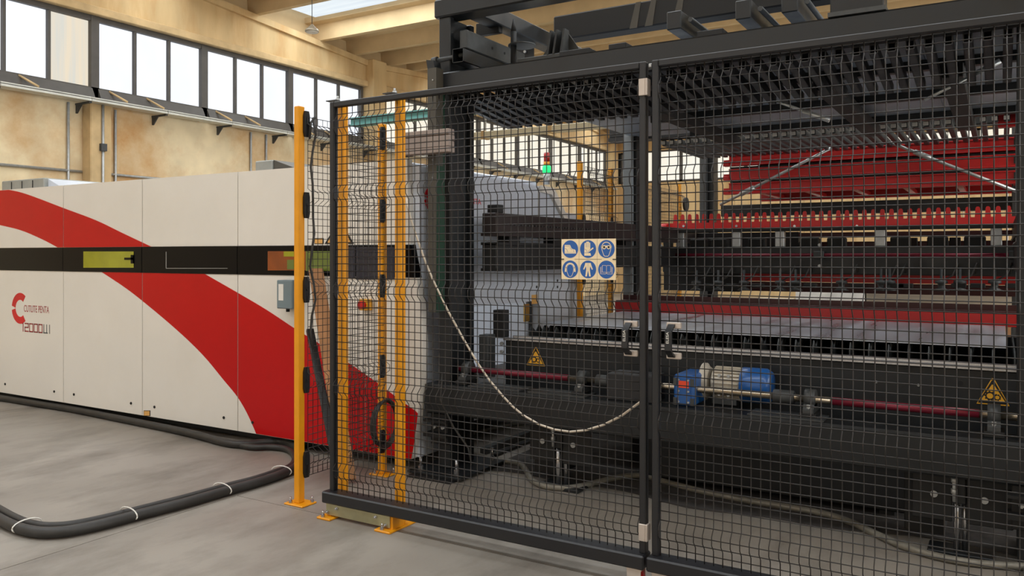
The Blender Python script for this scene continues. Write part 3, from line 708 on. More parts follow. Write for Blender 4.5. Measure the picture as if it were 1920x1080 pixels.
def clampplate(parent, x, y, z, sx=1):
    b = MB().prism([(-.045, -.05), (-.03, -.078), (.03, -.078), (.045, -.05), (.045, .05), (.03, .078), (-.03, .078), (-.045, .05)], lambda a, b_, d: (x+d*sx, y+a*.5, z+b_), 0, .014)
    b.cyl((x+.012*sx, y, z), (x+.02*sx, y, z), .008, 6)
    return b.build('mesh_clamp', M_deep, parent)
def fence_run(label, x, y0, y1, clamps, mesh_z=(.17, 2.33), ptop=2.394, grp='yellow post mesh fences', base0=True, cable=False):
    t = thing('mesh_fence', (x, (y0+y1)/2, 0), label, 'fence', grp)
    for y in (y0, y1):
        MB().box(x-.042, x, y, y+.05, .01, ptop, .004).build('post', M_yellow, t)
        MB().box(x-(.095 if x < -3.5 else .065), x+.06, y-.03, y+.09, 0, .01, .003).build('base_plate', M_yellow, t)
        for dx, dy in ((-.058, -.01), (.045, .065)): bolt(t, x+dx, y+dy, .01)
        for z in clamps: clampplate(t, x, y+(.056 if y == y0 else -.006)*1.0, z)
    wire_mesh(t, 'y', y0+.055, y1-.005, x+.02, mesh_z[0], mesh_z[1], [2.29, 1.9, 1.35, .79, .33], .048, n=4)
    if cable:
        pts = [(x+.03+.012*sin(k*1.9), y0+.085+.014*sin(k*1.3), 2.33-.0 - k*.1) for k in range(15)]
        MB().tube([(x+.03, y0+.06, 2.2), (x+.03, y0+.07, 2.30), (x+.035, y0+.10, 2.335)]+pts, .007, 6).build('loose_cable', M_rubber, t)
    return t
CL = [2.29, 1.80, 1.29, .745, .235]
fence_run('yellow post mesh fence between the white machine and the sliding gate', -3.60, 3.513, 4.28, CL, cable=True)
f2 = fence_run('short yellow post mesh fence standing behind the loading table', -3.36, 6.84, 7.54, [1.8, 1.3], ptop=2.375)
f3 = fence_run('distant yellow post mesh fence with black disc seen behind the rear column', -3.62, 9.0, 10.33, [1.8, 1.3], ptop=2.448)
p_ = at(1284, 383, X=-3.60); MB().cyl(p_, p_+Vector((.03, 0, 0)), .09, 20).build('disc', M_deep, f3)
# coil of black cable on the inner post
cc = Vector((-3.60, 4.27, .30))
coil = MB()
for k in range(3):
    coil.tube([(cc.x+.02+.012*k, cc.y+.13*cos(2*pi*i/20)*(1-.05*k), .36+.15*sin(2*pi*i/20)*(1+.04*k)) for i in range(21)], .009, 6)
tag(coil.build('cable_coil', M_rubber), 'loop of black cable hung on the inner yellow fence post near the floor', 'cable')

# ------------------------------------------------------------------ things leaning and hanging by the fence
def beam_between(p0, p1, w_, d_, name, m, parent=None, c=.003):
    p0, p1 = Vector(p0), Vector(p1); d = (p1-p0); L_ = d.length; q = d.to_track_quat('Z', 'Y').to_matrix().to_4x4()
    return MB().box(-w_/2, w_/2, -d_/2, d_/2, 0, L_, c, M=Matrix.Translation(p0) @ q).build(name, m, parent)
pt, pb = at(592, 505, Y=4.40), at(653, 905, Y=4.02); pb.z = .02
tag(beam_between(pb, pt, .10, .035, 'wooden_plank', M_wood), 'rough wooden plank leaning on the machine behind the mesh fence', 'plank')
pt, pb = at(581, 618, Y=4.30), at(624, 835, Y=3.98)
pb = pb+(pb-pt)*.30; pb.z = max(pb.z, .02)
tag(beam_between(pb, pt, .052, .03, 'black_bar', M_dark), 'black flat bar leaning beside the wooden plank behind the mesh', 'bar')
p0, p1 = at(756, 292, Y=4.34), at(843, 240, Y=4.34)
bd = thing('board_bundle', ((p0.x+p1.x)/2, 4.35, p0.z), 'bundle of grey weathered boards mounted on the black column', 'boards')
hh = (p1.z-p0.z)/4
for k in range(4): MB().box(p0.x+.004*(k % 2), p1.x-.003*(k % 2), 4.33+.004*(k % 3), 4.40, p0.z+hh*k+.0015, p0.z+hh*(k+1)-.0015, .003).build('board', M_ply, bd)

rp = [(762, 372), (764, 388), (774, 422), (785, 455), (797, 489), (811, 523), (840, 583), (868, 634), (895, 680), (917, 712), (944, 744), (961, 762), (980, 778), (1011, 796), (1040, 805.6), (1069, 809.7), (1098, 807), (1131, 797), (1165, 780), (1199, 755), (1206, 748)]
tag(MB().tube([at(a, b, Y=3.515) for a, b in rp], .0055, 8).build('steel_rope', M_rope), 'pale wire rope hanging in a slack curve behind the mesh gate', 'rope')

# ------------------------------------------------------------------ hoses on the floor
def floor_path(pts, z, sub=6, dz=None):
    P = [at(a, b, Z=z) for a, b in pts]; out = []
    for i in range(len(P)-1):
        p0, p1, p2, p3 = P[max(i-1, 0)], P[i], P[i+1], P[min(i+2, len(P)-1)]
        for k in range(sub):
            t = k/sub; out.append(.5*((2*p1)+(p2-p0)*t+(2*p0-5*p1+4*p2-p3)*t*t+(3*p1-p0-3*p2+p3)*t**3))
    return out+[P[-1]]
loop = [(-60, 741), (0, 746), (70, 757), (140, 768), (215, 783), (290, 798), (360, 813), (420, 829), (455, 833), (492, 830), (530, 828), (556, 838), (566, 852), (558, 872), (530, 888), (480, 905), (430, 919), (350, 942), (260, 965), (200, 981), (150, 992), (110, 998), (65, 997), (20, 984), (-40, 950), (-120, 900)]
H1 = floor_path(loop, .034)
h1 = thing('floor_hose', H1[60], 'thick black rubber hose looping over the floor in front of the machine', 'hose')
MB().tube(H1, .030, 12).build('hose', M_rubber, h1)
lo2 = [(430, 829), (470, 838), (510, 838), (540, 843), (553, 858), (545, 874), (520, 884), (478, 898), (428, 911), (348, 933), (258, 956), (198, 971), (150, 981), (112, 986), (72, 985), (30, 972), (-30, 938), (-120, 886)]
H2 = floor_path(lo2, .028)
h2 = thing('floor_hose', H2[30], 'thinner black hose strapped behind the thick floor hose', 'hose')
MB().tube(H2, .023, 10).build('hose', M_rubber, h2)
def near_idx(H, q): return min(range(len(H)), key=lambda i: (H[i]-q).length)
for px, py in ((535, 885), (427, 921), (254, 968), (41, 990)):
    q = at(px, py, Z=.03); i = near_idx(H1, q); c = (H1[i]+H2[near_idx(H2, q)])/2; d = (H1[i+1]-H1[i-1]).normalized(); s_ = Vector((-d.y, d.x, 0))
    wdt = max(.05, (H1[i]-H2[near_idx(H2, H1[i])]).length/2+.036)
    pts = [c+s_*wdt*cos(2*pi*k/18)+Vector((0, 0, .006+.034*sin(2*pi*k/18))) for k in range(19)]
    MB().tube(pts, .004, 5).build('zip_tie', M_tie, h1)
gh = floor_path([(890, 852), (930, 862), (970, 868), (985, 880), (1000, 902), (1030, 913), (1075, 914), (1120, 904), (1165, 894), (1205, 892), (1250, 904), (1320, 922), (1400, 938), (1480, 951), (1540, 962), (1590, 977), (1640, 1000), (1700, 1026), (1770, 1046), (1850, 1058), (1960, 1064)], .02)
tag(MB().tube(gh, .019, 10).build('floor_conduit', M_greyhose), 'long grey flexible conduit winding over the floor below the loader', 'conduit')
gh2 = floor_path([(880, 815), (910, 806), (950, 797), (1000, 791), (1060, 789)], .02)
tag(MB().tube(gh2, .018, 8).build('floor_conduit', M_greyhose), 'short grey conduit curving behind the loader column foot', 'conduit')
p0, p1 = at(905, 853, Z=0), at(1010, 812, Z=0); d = (p1-p0).normalized(); s_ = Vector((-d.y, d.x, 0))
fr = thing('floor_rail', p0, 'dark steel channel rail lying on the floor behind the column', 'rail')
for dd, zz in ((0, .05), (-.10, .02)):
    a, b = p0+s_*dd, p1+d*1.0+s_*dd
    beam_between(a+Vector((0, 0, zz/2+.002)), b+Vector((0, 0, zz/2+.002)), .05, zz, 'rail_bar', M_castgrey if dd == 0 else M_deep, fr)
tp = floor_path([(905, 800), (1000, 780)], 0)
SCP = [(-3.1+.15*k, 4.74+.03*sin(k*1.1)+.06*sin(k*.41)) for k in range(24)]  # wavy front edge of the scale, set where the painted loader shade begins
tag(MB().prism(SCP+[(.4, 7.0), (-3.1, 7.0)], MXY, .001, .005).build('scale_shade_layer', M_scale_shade), 'dark layer of cutting scale and painted loader shade on the floor under the table', 'debris')
bpy.data.objects['scale_shade_layer']['kind'] = 'stuff'

# ------------------------------------------------------------------ loader tower
ld = thing('loading_tower', (-1.5, 6.5, 0), 'black steel sheet loading tower of columns and beams behind the mesh gate', 'tower')
def hcol(name, x0, x1, y0, y1, z0, z1, m=M_dark):
    mb = MB().box(x0, x1, y0, y0+.05, z0, z1, .006).box(x0, x1, y1-.05, y1, z0, z1, .006).box((x0+x1)/2-.02, (x0+x1)/2+.015, y0+.05, y1-.05, z0, z1)
    return mb.build(name, m, ld)
hcol('column', -3.33, -3.235, 4.56, 4.86, .03, 3.14)
hcol('column', .07, .20, 4.56, 4.86, .03, 3.14)
for x0, x1 in ((-3.16, -3.04), (.10, .22)):
    MB().box(x0, x1-.03, 7.36, 7.42, .03, 2.8, .006).build('column', M_greycol, ld); MB().box(x0+.02, x1, 7.42, 7.62, .03, 2.8, .006).build('column', M_deep, ld)
    MB().box(x0, x1-.04, 9.72, 9.80, .03, 3.0, .006).build('column', M_castgrey, ld); MB().box(x0+.02, x1+.02, 9.82, 10.02, .03, 3.0, .006).build('column', M_dark, ld)
for cx in (-3.28, .135):
    lo = 1 if cx < 0 else .2
    MB().box(cx-.20*lo, cx+.24, 4.40, 5.0, .012, .03, .003).build('foot_plate', M_dark, ld)
    MB().box(cx-.16*lo, cx+.2, 4.34, 4.9, 0, .012, .003).build('foot_plate', M_deep, ld)
    for dx, dy in ((-.13*lo, .46), (.14, .5), (-.13*lo, .9), (.16, .92)):
        MB().cyl((cx+dx, 4.0+dy, .03), (cx+dx, 4.0+dy, .055), .018, 6, smooth=False).cyl((cx+dx, 4.0+dy, .05), (cx+dx, 4.0+dy, .12), .010, 8).build('levelling_bolt', M_steel, ld)
    MB().box(cx-.09, cx+.05, 4.52, 4.56, .20, .44, .004).box(cx-.11, cx+.07, 4.46, 4.56, .26, .285).box(cx-.11, cx+.07, 4.46, 4.56, .36, .375).build('bracket', M_deep, ld)
    for dx in (-.05, .02): MB().cyl((cx+dx, 4.50, .32), (cx+dx, 4.53, .32), .012, 6).build('hex_bolt', M_galv, ld)
MB().box(-3.41, .9, 4.50, 4.72, .41, .615, .012).build('lower_beam', M_dark, ld)
for x0 in (-3.06, -2.6, -1.2): MB().box(x0, x0+.4, 4.515, 4.70, .615, .625, .002).build('packing_plate', M_castgrey, ld)
MB().box(-3.27, .9, 4.50, 4.62, 2.60, 2.742, .01).build('front_beam', M_dark, ld)
MB().box(-3.36, .9, 4.54, 4.70, 3.136, 3.262, .01).build('top_beam', M_dark, ld)
MB().box(-3.368, -3.36, 4.56, 4.58, 3.15, 3.25).build('end_cap', M_castgrey, ld)
MB().box(-2.99, .9, 5.6, 5.75, 3.17, 3.36, .01).build('cross_beam', M_deep, ld)
for x0 in (-2.35, -2.23, -2.02): MB().prism([(x0, 3.172), (x0+.06, 3.172), (x0+.09, 3.358), (x0+.05, 3.358)], MXZ, 5.595, 5.6).build('tape_strap', M_olive, ld)
MB().box(-3.45, .3, 7.68, 7.82, 2.70, 2.84, .008).box(-3.45, .3, 7.66, 7.84, 2.66, 2.70).build('rear_beam', M_dark, ld)
MB().box(-3.35, .3, 9.75, 9.95, 2.86, 3.0, .008).build('rear_beam', M_dark, ld)
MB().box(-2.95, .3, 9.9, 10.05, 1.97, 2.11, .008).build('rear_beam', M_dark, ld)
for x0, x1 in ((-3.17, -3.05), (.10, .22)):
    MB().box(x0, x1, 4.86, 9.75, 1.645, 1.80, .006).box(x0-.01, x1+.02, 4.86, 9.75, 1.635, 1.655).build('side_rail', M_maroon, ld)
    MB().box(x0, x1, 4.86, 9.75, 1.40, 1.585, .006).box(x0-.01, x1+.02, 4.86, 9.75, 1.57, 1.59).box(x0-.01, x1+.02, 4.86, 9.75, 1.385, 1.405).build('side_rail', M_deep, ld)
    for y in (5.05, 5.75, 6.5, 7.2): MB().box(x0+.01, x1-.01, y, y+.16, 1.585, 1.64).build('spacer', M_deep, ld)
    MB().box(x0-.0, x1, 4.70, 9.75, 3.14, 3.26, .006).build('top_side_beam', M_dark, ld)
q = at(930, 398, X=-3.1); MB().box(-3.15, -3.06, q.y-.04, q.y+.04, 1.8, 1.86, .004).build('rail_stop', M_deep, ld)
for k in range(34): 
    if k == 0: tooth = box('chain_link', M_castgrey, ld, -3.045, -3.035, 5.0, 5.02, 1.715, 1.725)
    else: dup(tooth, ld, (0, .05*k, 0))
# pieces above the front beam
MB().box(-3.20, -3.14, 4.62, 5.42, 2.92, 3.05, .006).build('bracket_arm', M_castgrey, ld)
for yy in (4.95, 5.12, 5.28): MB().cyl((-3.145, yy, 2.99), (-3.136, yy, 2.99), .01, 8).build('screw', M_deep, ld)
tb = MB(); x0, x1, z0, z1 = -3.16, -3.07, 2.79, 2.885
tb.box(x0, x0+.005, 4.48, 5.2, z0, z1).box(x1-.005, x1, 4.48, 5.2, z0, z1).box(x0, x1, 4.48, 5.2, z0, z0+.005).box(x0, x1, 4.48, 5.2, z1-.005, z1)
tb.build('square_tube', M_dark, ld)
MB().cyl((-3.36, 4.56, 2.845), (-3.10, 4.56, 2.86), .016, 10).cyl((-3.38, 4.56, 2.844), (-3.34, 4.56, 2.846), .028, 10).build('locating_pin', M_castgrey, ld)
q = at(963, 118, Y=5.0)
MB().cyl((q.x, 5.0, 2.74), (q.x, 5.0, 3.10), .022, 10).cyl((q.x, 5.0, 3.10), (q.x, 5.0, 3.19), .022, 10, r1=.006).build('guide_pin', M_deep, ld)
MB().lathe([(.10, 0), (.10, .012), (.03, .02)], (q.x+.04, 5.05, 3.0), n=24).build('guide_disc', M_castgrey, ld)
bz0, bz1 = at(1050, 104, Y=4.95).z, at(1050, 56, Y=4.95).z; bx0, bx1 = fx(1013, 4.95), fx(1082, 4.95)
MB().box(bx0-.15, bx1+.1, 4.88, 5.05, bz0-.06, bz0, .004).build('bracket_base', M_castgrey, ld)
for k in (0, .16, .36):
    xk = bx0+(bx1-bx0)*(.3+k)
    MB().prism([(4.88, bz0), (5.05, bz0), (4.99, bz1), (4.93, bz1)], MYZ, xk, xk+.014).build('gusset', M_castgrey, ld)
MB().prism([(bx0, bz0), (bx1, bz0), (bx1, bz0+.03), (bx1-.1, bz1), (bx0+.12, bz1), (bx0, bz0+.03)], MXZ, 4.99, 5.0).build('gusset', M_castgrey, ld)
q0 = at(985, 70, Y=5.55); MB().box(q0.x-.1, q0.x+.06, 5.50, 5.59, q0.z-.18, q0.z+.1, .004).build('end_plate', M_deep, ld)
for dx in (-.06, .03):
    for dz in (-.13, .05): MB().cyl((q0.x+dx, 5.485, q0.z+dz), (q0.x+dx, 5.5, q0.z+dz), .011, 8).build('hex_bolt', M_galv, ld)
q0 = at(905, 50, Y=4.95); MB().box(q0.x-.06, q0.x+.14, 4.95, 5.0, q0.z-.06, q0.z+.03, .004).build('clamp_block', M_deep, ld)
for px_ in (1300, 1420, 1500):
    xk = fx(px_, 5.2)
    MB().box(xk, xk+.09, 4.70, 7.68, 2.86, 2.97, .005).build('cross_tie', M_dark, ld)
    MB().tube([(xk+.13, 4.75, 2.92), (xk+.13, 7.6, 2.92)], .016, 6).build('drive_chain', M_castgrey, ld)
for px_, w_ in ((1080, .22), (1170, .12), (1330, .16)):
    xk = fx(px_, 5.0); MB().box(xk, xk+w_, 4.75, 4.95, 2.745, 2.84, .004).build('gear_block', M_deep, ld)
xk = fx(1560, 4.56); MB().box(xk, fx(1660, 4.56), 4.50, 4.64, 2.76, 2.93, .006).build('gear_block', M_dark, ld)
MB().box(xk-.01, fx(1660, 4.56)+.01, 4.49, 4.65, 2.742, 2.765).build('gear_block', M_castgrey, ld)
# slim light-barrier channel in front of the left column
MB().prism([(fx(803, 4.42), .0+at(806, 585, Y=4.42).z), (fx(816.5, 4.42), at(806, 585, Y=4.42).z), (fx(818, 4.42), at(806, 128, Y=4.42).z), (fx(801.5, 4.42), at(806, 128, Y=4.42).z)], MXZ, 4.42, 4.50).build('light_barrier', M_olive, ld)
MB().box(fx(817.5, 4.46), fx(824, 4.46), 4.43, 4.52, at(806, 585, Y=4.42).z, at(806, 140, Y=4.42).z).build('barrier_window', M_green, ld, label='dark green barrier lens')
zt = at(806, 128, Y=4.42).z
MB().prism([(fx(801.5, 4.42), zt), (fx(815, 4.42), zt), (fx(812, 4.42), zt+.05), (fx(799, 4.42), zt+.06)], MXZ, 4.42, 4.5).build('barrier_cap', M_dark, ld)
for yy in (300, 333, 409, 150): 
    q = at(812, yy, Y=4.42); MB().cyl((q.x, 4.414, q.z), (q.x, 4.42, q.z), .005, 8).build('screw', M_galv, ld)
# leg assemblies with threaded feet under the lower beam
for x in (-2.43, -.186):
    MB().box(x-.20, x-.02, 4.60, 4.62, .17, .41, .004).box(x+.04, x+.24, 4.60, 4.62, .17, .41, .004).build('foot_bracket', M_deep, ld)
    MB().box(x-.02, x+.04, 4.58, 4.66, .27, .41, .004).build('foot_block', M_deep, ld)
    for dx in (-.1, .12): MB().cyl((x+dx, 4.588, .30), (x+dx, 4.602, .30), .017, 12).build('hex_bolt', M_galv, ld)
    MB().cyl((x, 4.62, .02), (x, 4.62, .30), .015, 10).cyl((x+.033, 4.66, .02), (x+.033, 4.66, .30), .013, 10).build('threaded_foot', M_steel, ld)
    MB().cyl((x-.01, 4.57, .28), (x-.01, 4.57, .42), .009, 8).cyl((x-.01, 4.57, .32), (x-.01, 4.57, .345), .015, 6).cyl((x-.01, 4.57, .375), (x-.01, 4.57, .40), .015, 6).build('air_fitting', M_galv, ld)
    MB().box(x-.13, x+.16, 4.58, 4.74, 0, .022, .004).build('foot_plate', M_dark, ld)
    MB().box(x-.25, x-.06, 4.75, 5.0, .05, .41, .004).build('leg', M_deep, ld)
# diagonal tie rods at the back
def rod(p, q, Y0, Y1, r=.016):
    a, b = at(*p, Y=Y0), at(*q, Y=Y1); mb = MB().cyl(a, b, r, 8)
    d = (b-a).normalized(); mb.cyl(a+d*.25, a+d*.42, r*1.7, 8); return mb.build('tie_rod', M_rod, ld)
rod((1350, 384), (1572, 271), 9.0, 9.0); rod((1668, 267), (1925, 366), 9.0, 9.0)
rod((1437, 183), (1506, 208), 5.28, 5.28, .009); rod((1733, 188), (1818, 144), 5.28, 5.28, .009)
# warning triangles on the table beam are parts of the table, below

# forks hanging on the front beam
fk = thing('fork_comb', (-1.5, 4.95, 2.5), 'row of sloping black fork tubes hanging under the front top beam', 'fork comb', 'fork combs of the loading tower')
MB().box(-3.22, .9, 4.50, 4.56, 2.585, 2.605).build('fork_carrier', M_deep, fk)
x0 = -3.2; first = None
import itertools
def open_tube(xa, wd, h, y0, z0, y1, z1, th=.005):
    mb = MB(); L_ = math.hypot(y1-y0, z1-z0); ang = atan2(z1-z0, y1-y0)
    Mx = Matrix.Translation((xa, y0, z0)) @ Matrix.Rotation(ang, 4, 'X')
    mb.box(0, th, 0, L_, -h/2, h/2, M=Mx).box(wd-th, wd, 0, L_, -h/2, h/2, M=Mx).box(0, wd, 0, L_, h/2-th, h/2, M=Mx).box(0, wd, 0, L_, -h/2, -h/2+th, M=Mx)
    return mb
for k in range(49):
    if first is None: first = open_tube(x0, .042, .05, 4.545, 2.56, 5.27, 2.478).build('fork_tube', M_black, fk)
    else: dup(first, fk, (.0845*k, 0, 0))
sl = thing('ceiling_plate', (-.8, 6.1, 2.62), 'slate grey sheet panels on frame bars above the fork tubes', 'panel')
for k in range(6):
    xa = -3.1+k*.68
    MB().box(xa, xa+.679, 4.66, 7.5, 2.66, 2.68, .003).build('panel', M_slate, sl)
for yy in (5.4, 6.4, 7.4): MB().box(-2.5, .9, yy, yy+.06, 2.60, 2.66, .003).build('frame_bar', M_dark, sl)
for xa in (-2.2, -1.0, -.3): MB().box(xa, xa+.12, 5.3, 7.6, 2.52, 2.60, .004).build('frame_bar', M_deep, sl)
# second comb at the rear station
fk2 = thing('fork_comb', (-1.4, 8.4, 2.6), 'row of level grey fork bars with bright ends above the red pallets', 'fork comb', 'fork combs of the loading tower')
first = firste = None
for k in range(38):
    if first is None:
        first = MB().box(-2.93, -2.888, 7.82, 9.12, 2.60, 2.655, .003).build('fork_bar', M_castgrey, fk2)
        firste = MB().box(-2.935, -2.895, 7.80, 7.815, 2.612, 2.645, .002).build('bright_end', M_paper, first)
    else:
        c = dup(first, fk2, (.0845*k, 0, 0)); dup(firste, c, (.0845*k, 0, 0))
MB().box(-2.95, .3, 7.78, 7.83, 2.655, 2.70, .003).build('fork_carrier', M_deep, fk2)

# red pallets stacked at the rear station
RY = 9.15
def red_pallet():
    X0, X1 = fx(1366, RY), .33
    t = thing('red_pallet', (-1.2, RY+.7, 0), '', 'pallet', 'red steel pallets in the loading tower')
    h = .125
    mb = MB().box(X0, X1, RY+.02, RY+.026, 0, h).box(X0, X1, RY, RY+.09, h-.012, h, .002).box(X0, X1, RY, RY+.09, 0, .012, .002)
    mb.build('front_channel', M_red2, t)
    for k in range(6):
        xx = X0+.25+k*.5
        MB().box(xx, xx+.06, RY+.09, RY+1.4, .02, .07, .003).build('cross_member', M_red2, t)
    MB().box(X0, X1, RY+1.4, RY+1.48, 0, h, .004).build('back_channel', M_red2, t)
    for dy in (.0, .05):
        MB().prism([(RY+dy, .0), (RY+dy+.035, .0), (RY+dy+.035, .04), (RY+dy+.022, .05), (RY+dy+.022, .07), (RY+dy+.012, .07), (RY+dy+.012, .05), (RY+dy, .04)], MYZ, X0-.06, X0).build('end_hook', M_red2, t)
    MB().box(X1-.22, X1-.16, RY-.005, RY+.0, .03, h-.02).build('end_slot', M_deep, t)
    return t
zp = [2.185, 2.345, 2.505]
pal = red_pallet()
labs = ['red steel pallet frame, lowest of the three stacked behind the tie rods', 'red steel pallet frame in the middle of the stack of three', 'red steel pallet frame, topmost of the three, just under the fork bars']
zs3 = sorted(zp)
pal.location.z = zs3[0]; pal['label'] = labs[0]
WLz = WL[pal.name].copy()
for k in (1, 2): dup_tree(pal, (0, 0, zs3[k]-zs3[0]), labs[k])
for k in range(3):
    pass
for k, wh in enumerate(('lowest', 'middle', 'topmost')):
    MB().box(fx(1366, RY)+.01, .32, RY+.03, RY+1.4, zs3[k]+.1255, zs3[k]+.150, .002).build('load_sheet', M_deep, None)
    tag([o for o in COL.objects if o.name.startswith('load_sheet')][-1], 'dark sheet bundle lying on the %s red pallet' % wh, 'sheet', 'sheets on the red pallets')
# red lifting hook
hq = at(1895, 240, Y=7.9)
lh = thing('lifting_hook', (hq.x, 7.9, 2.55), 'red lifting bracket beside the right end of the fork bars', 'bracket')
MB().prism([(hq.x-.09, 2.56), (hq.x+.2, 2.56), (hq.x+.2, 2.86), (hq.x+.06, 2.86), (hq.x+.05, 2.98), (hq.x+.03, 2.98), (hq.x+.0, 2.78), (hq.x-.07, 2.76), (hq.x-.08, 2.9), (hq.x-.1, 2.9), (hq.x-.1, 2.7)], MXZ, 7.86, 7.92).build('hook_plate', M_red2, lh)
MB().cyl((hq.x-.05, 7.84, 2.73), (hq.x-.05, 7.93, 2.73), .012, 8).build('pin', M_red2, lh)

# red comb
cy = 9.05
rc = thing('red_comb', (-1.5, cy, 1.77), 'long red comb plate with upright teeth below the red pallets', 'comb')
zb_ = at(1240, 434, Y=cy).z; zm_ = at(1300, 418, Y=cy).z; zt_ = at(1300, 401.5, Y=cy).z
pts = [(-3.42, zb_), (.7, zb_), (.7, zm_)]
x = fx(1891, cy)+.0845*8
tops = []
while x > -3.30:
    tops.append(x); x -= .0845
for x in tops:
    pts += [(x+.026, zm_), (x+.019, zt_-.014), (x+.01, zt_), (x-.01, zt_), (x-.019, zt_-.014), (x-.026, zm_)]
pts += [(-3.42, zm_)]
MB().prism(pts, MXZ, cy, cy+.012).build('comb_plate', M_red2, rc)
MB().box(-3.42, .7, cy-.04, cy, zb_, zb_+.012, .002).build('comb_flange', M_red2, rc)
for px_ in (1282, 1381, 1490, 1607, 1732, 1866):
    q = at(px_, 424, Y=cy); MB().cyl((q.x, cy-.012, q.z), (q.x, cy+.005, q.z), .014, 10).build('button_bolt', M_steel, rc)
MB().cyl((-3.42, cy-.05, zb_+.03), (-3.30, cy-.05, zb_+.03), .055, 14).build('end_roller', M_red2, rc)

A9 = lambda px, py: at(px, py, Y=9.3)
MB().box(-3.3, fx(1497, 9.3), 9.3, 9.42, A9(1400, 466).z, A9(1400, 436).z, .004).build('comb_bearer', M_deep, rc)
MB().box(fx(1497, 9.3), .7, 9.3, 9.36, A9(1700, 444).z, A9(1700, 434).z, .004).build('comb_bearer', M_darkred, rc)
MB().box(fx(1497, 9.3), .7, 9.36, 9.42, A9(1700, 468).z, A9(1700, 452).z, .004).build('comb_bearer', M_darkred, rc)
for px_ in (1245, 1330, 1520, 1640, 1700, 1780):
    xk = fx(px_, 9.25); MB().box(xk, xk+.1, 9.22, 9.3, A9(1500, 466).z, A9(1500, 448).z, .004).build('comb_foot', M_deep, rc)
# suction gantry
gy = 8.6
sgn = thing('suction_gantry', (-1.5, gy, 1.3), 'dark gantry beam with shaft and suction cups over the loading table', 'gantry')
gz1, gz0 = at(1242, 463.5, Y=gy).z, at(1242, 511, Y=gy).z
MB().box(fx(1242, gy), .8, gy, gy+.18, gz0, gz1, .012).build('beam', M_dark, sgn)
MB().cyl((fx(1240, gy), gy-.04, 1.5), (.8, gy-.04, 1.5), .017, 10).build('shaft', M_shaft, sgn)
for px_ in (1240, 1537, 1903):
    xk = fx(px_, gy)
    MB().box(xk-.05, xk+.05, gy-.075, gy, 1.46, 1.54, .008).build('bearing_block', M_castgrey, sgn)
    for dz in (-.11, .10): MB().cyl((xk, gy-.02, 1.5+dz), (xk, gy, 1.5+dz), .016, 8).build('hex_bolt', M_galv, sgn)
for px_ in (1275, 1380, 1462, 1650, 1868):
    xk = fx(px_, gy+.05); MB().box(xk-.045, xk+.045, gy+.04, gy+.12, gz1, gz1+.16, .004).build('riser', M_galv, sgn)
MB().box(fx(1236, gy), .8, gy+.02, gy+.16, gz1+.16, gz1+.20, .004).build('upper_rail', M_deep, sgn)
for px_ in (1310, 1350, 1420, 1520, 1570, 1690, 1760, 1830):
    xk = fx(px_, gy+.2); MB().box(xk-.1, xk+.08, gy+.19, gy+.3, gz1-.02, gz1+.09, .01).build('valve_block', M_deep, sgn)
MB().box(fx(1392, 9.0), .8, 8.95, 9.0, at(1500, 528, Y=9.0).z, gz0+.02, .004).build('cup_carrier', M_red2, sgn)
cup0 = None
def cup(px_):
    xk = fx(px_, 8.45); zc = at(px_, 535, Y=8.45).z
    t = MB().lathe([(.012, .16), (.012, .05), (.05, .045), (.055, .02), (.03, .012), (.028, -.02), (.07, -.05)][::-1], (xk, 8.45, zc), n=14).build('suction_cup', M_castgrey, sgn)
    MB().tube([(xk+.02, 8.45, zc+.05), (xk+.09, 8.46, zc+.09), (xk+.13, 8.52, zc+.2), (xk+.12, 8.62, gz0+.01)], .008, 6).build('air_hose', M_rubber, sgn)
    MB().box(xk+.08, xk+.2, 8.42, 8.5, zc-.02, zc+.02, .004).build('cup_arm', M_deep, sgn)
    return t
for px_ in (1306, 1347, 1395, 1463, 1492, 1578, 1652, 1668, 1765, 1800, 1865): cup(px_)
MB().box(-3.3, .8, 8.95, 9.05, at(1500, 547, Y=9).z, at(1500, 529, Y=9).z, .004).build('lower_rail', M_darkred, sgn)
MB().box(-3.3, fx(1388, 8.9), 8.86, 8.95, at(1300, 545, Y=8.9).z, gz0+.02, .004).build('valve_block', M_deep, sgn)

# shuttle table
tz = .985; ty0, ty1 = 5.30, 6.88
tbk = thing('shuttle_table', (-1.5, 6, 0), 'black slatted shuttle table carrying a steel sheet out of the machine', 'table')
MB().box(-3.06, .9, 5.0, 5.06, .47, .885, .004).build('side_beam', M_dark, tbk)
MB().box(-3.06, .9, 4.965, 5.06, .888, .905, .003).box(-3.0, .9, 5.0, 5.04, .905, .922, .003).build('silver_rail', M_steel, tbk)
MB().box(-3.06, .9, 5.12, 5.2, .80, .90, .003).build('slat_carrier', M_deep, tbk)
MB().box(-3.06, .9, 6.93, 7.0, .47, .9, .004).build('side_beam', M_dark, tbk)
first = None
for k in range(36):
    xk = -2.98+.105*k
    if first is None:
        first = MB().prism([(5.20, .80), (6.9, .80), (6.9, .95)]+[v for j in range(16) for v in ((6.85-j*.1, .978), (6.80-j*.1, .93))]+[(5.23, .975), (5.2, .93)], MYZ, xk, xk+.006).build('slat', M_castgrey, tbk)
    else: dup(first, tbk, (.105*k, 0, 0))
MB().box(-3.0, .95, 5.7, 6.9, .66, .70).build('bottom_tray', M_deep, tbk)
ry0 = 6.92
MB().box(-3.05, .62, ry0, ry0+.02, .975, 1.07, .003).build('back_guard', M_red2, tbk)
MB().box(-3.05, .62, ry0+.02, ry0+.20, 1.07, 1.082, .002).box(-3.05, .62, ry0+.19, ry0+.2, 1.07, 1.125).build('back_guard_top', M_darkred, tbk)
q = at(939, 600, Y=5.03)
MB().box(q.x-.03, q.x+.06, 4.97, 5.05, .905, at(939, 581, Y=5.0).z, .004).build('end_stop', M_deep, tbk)
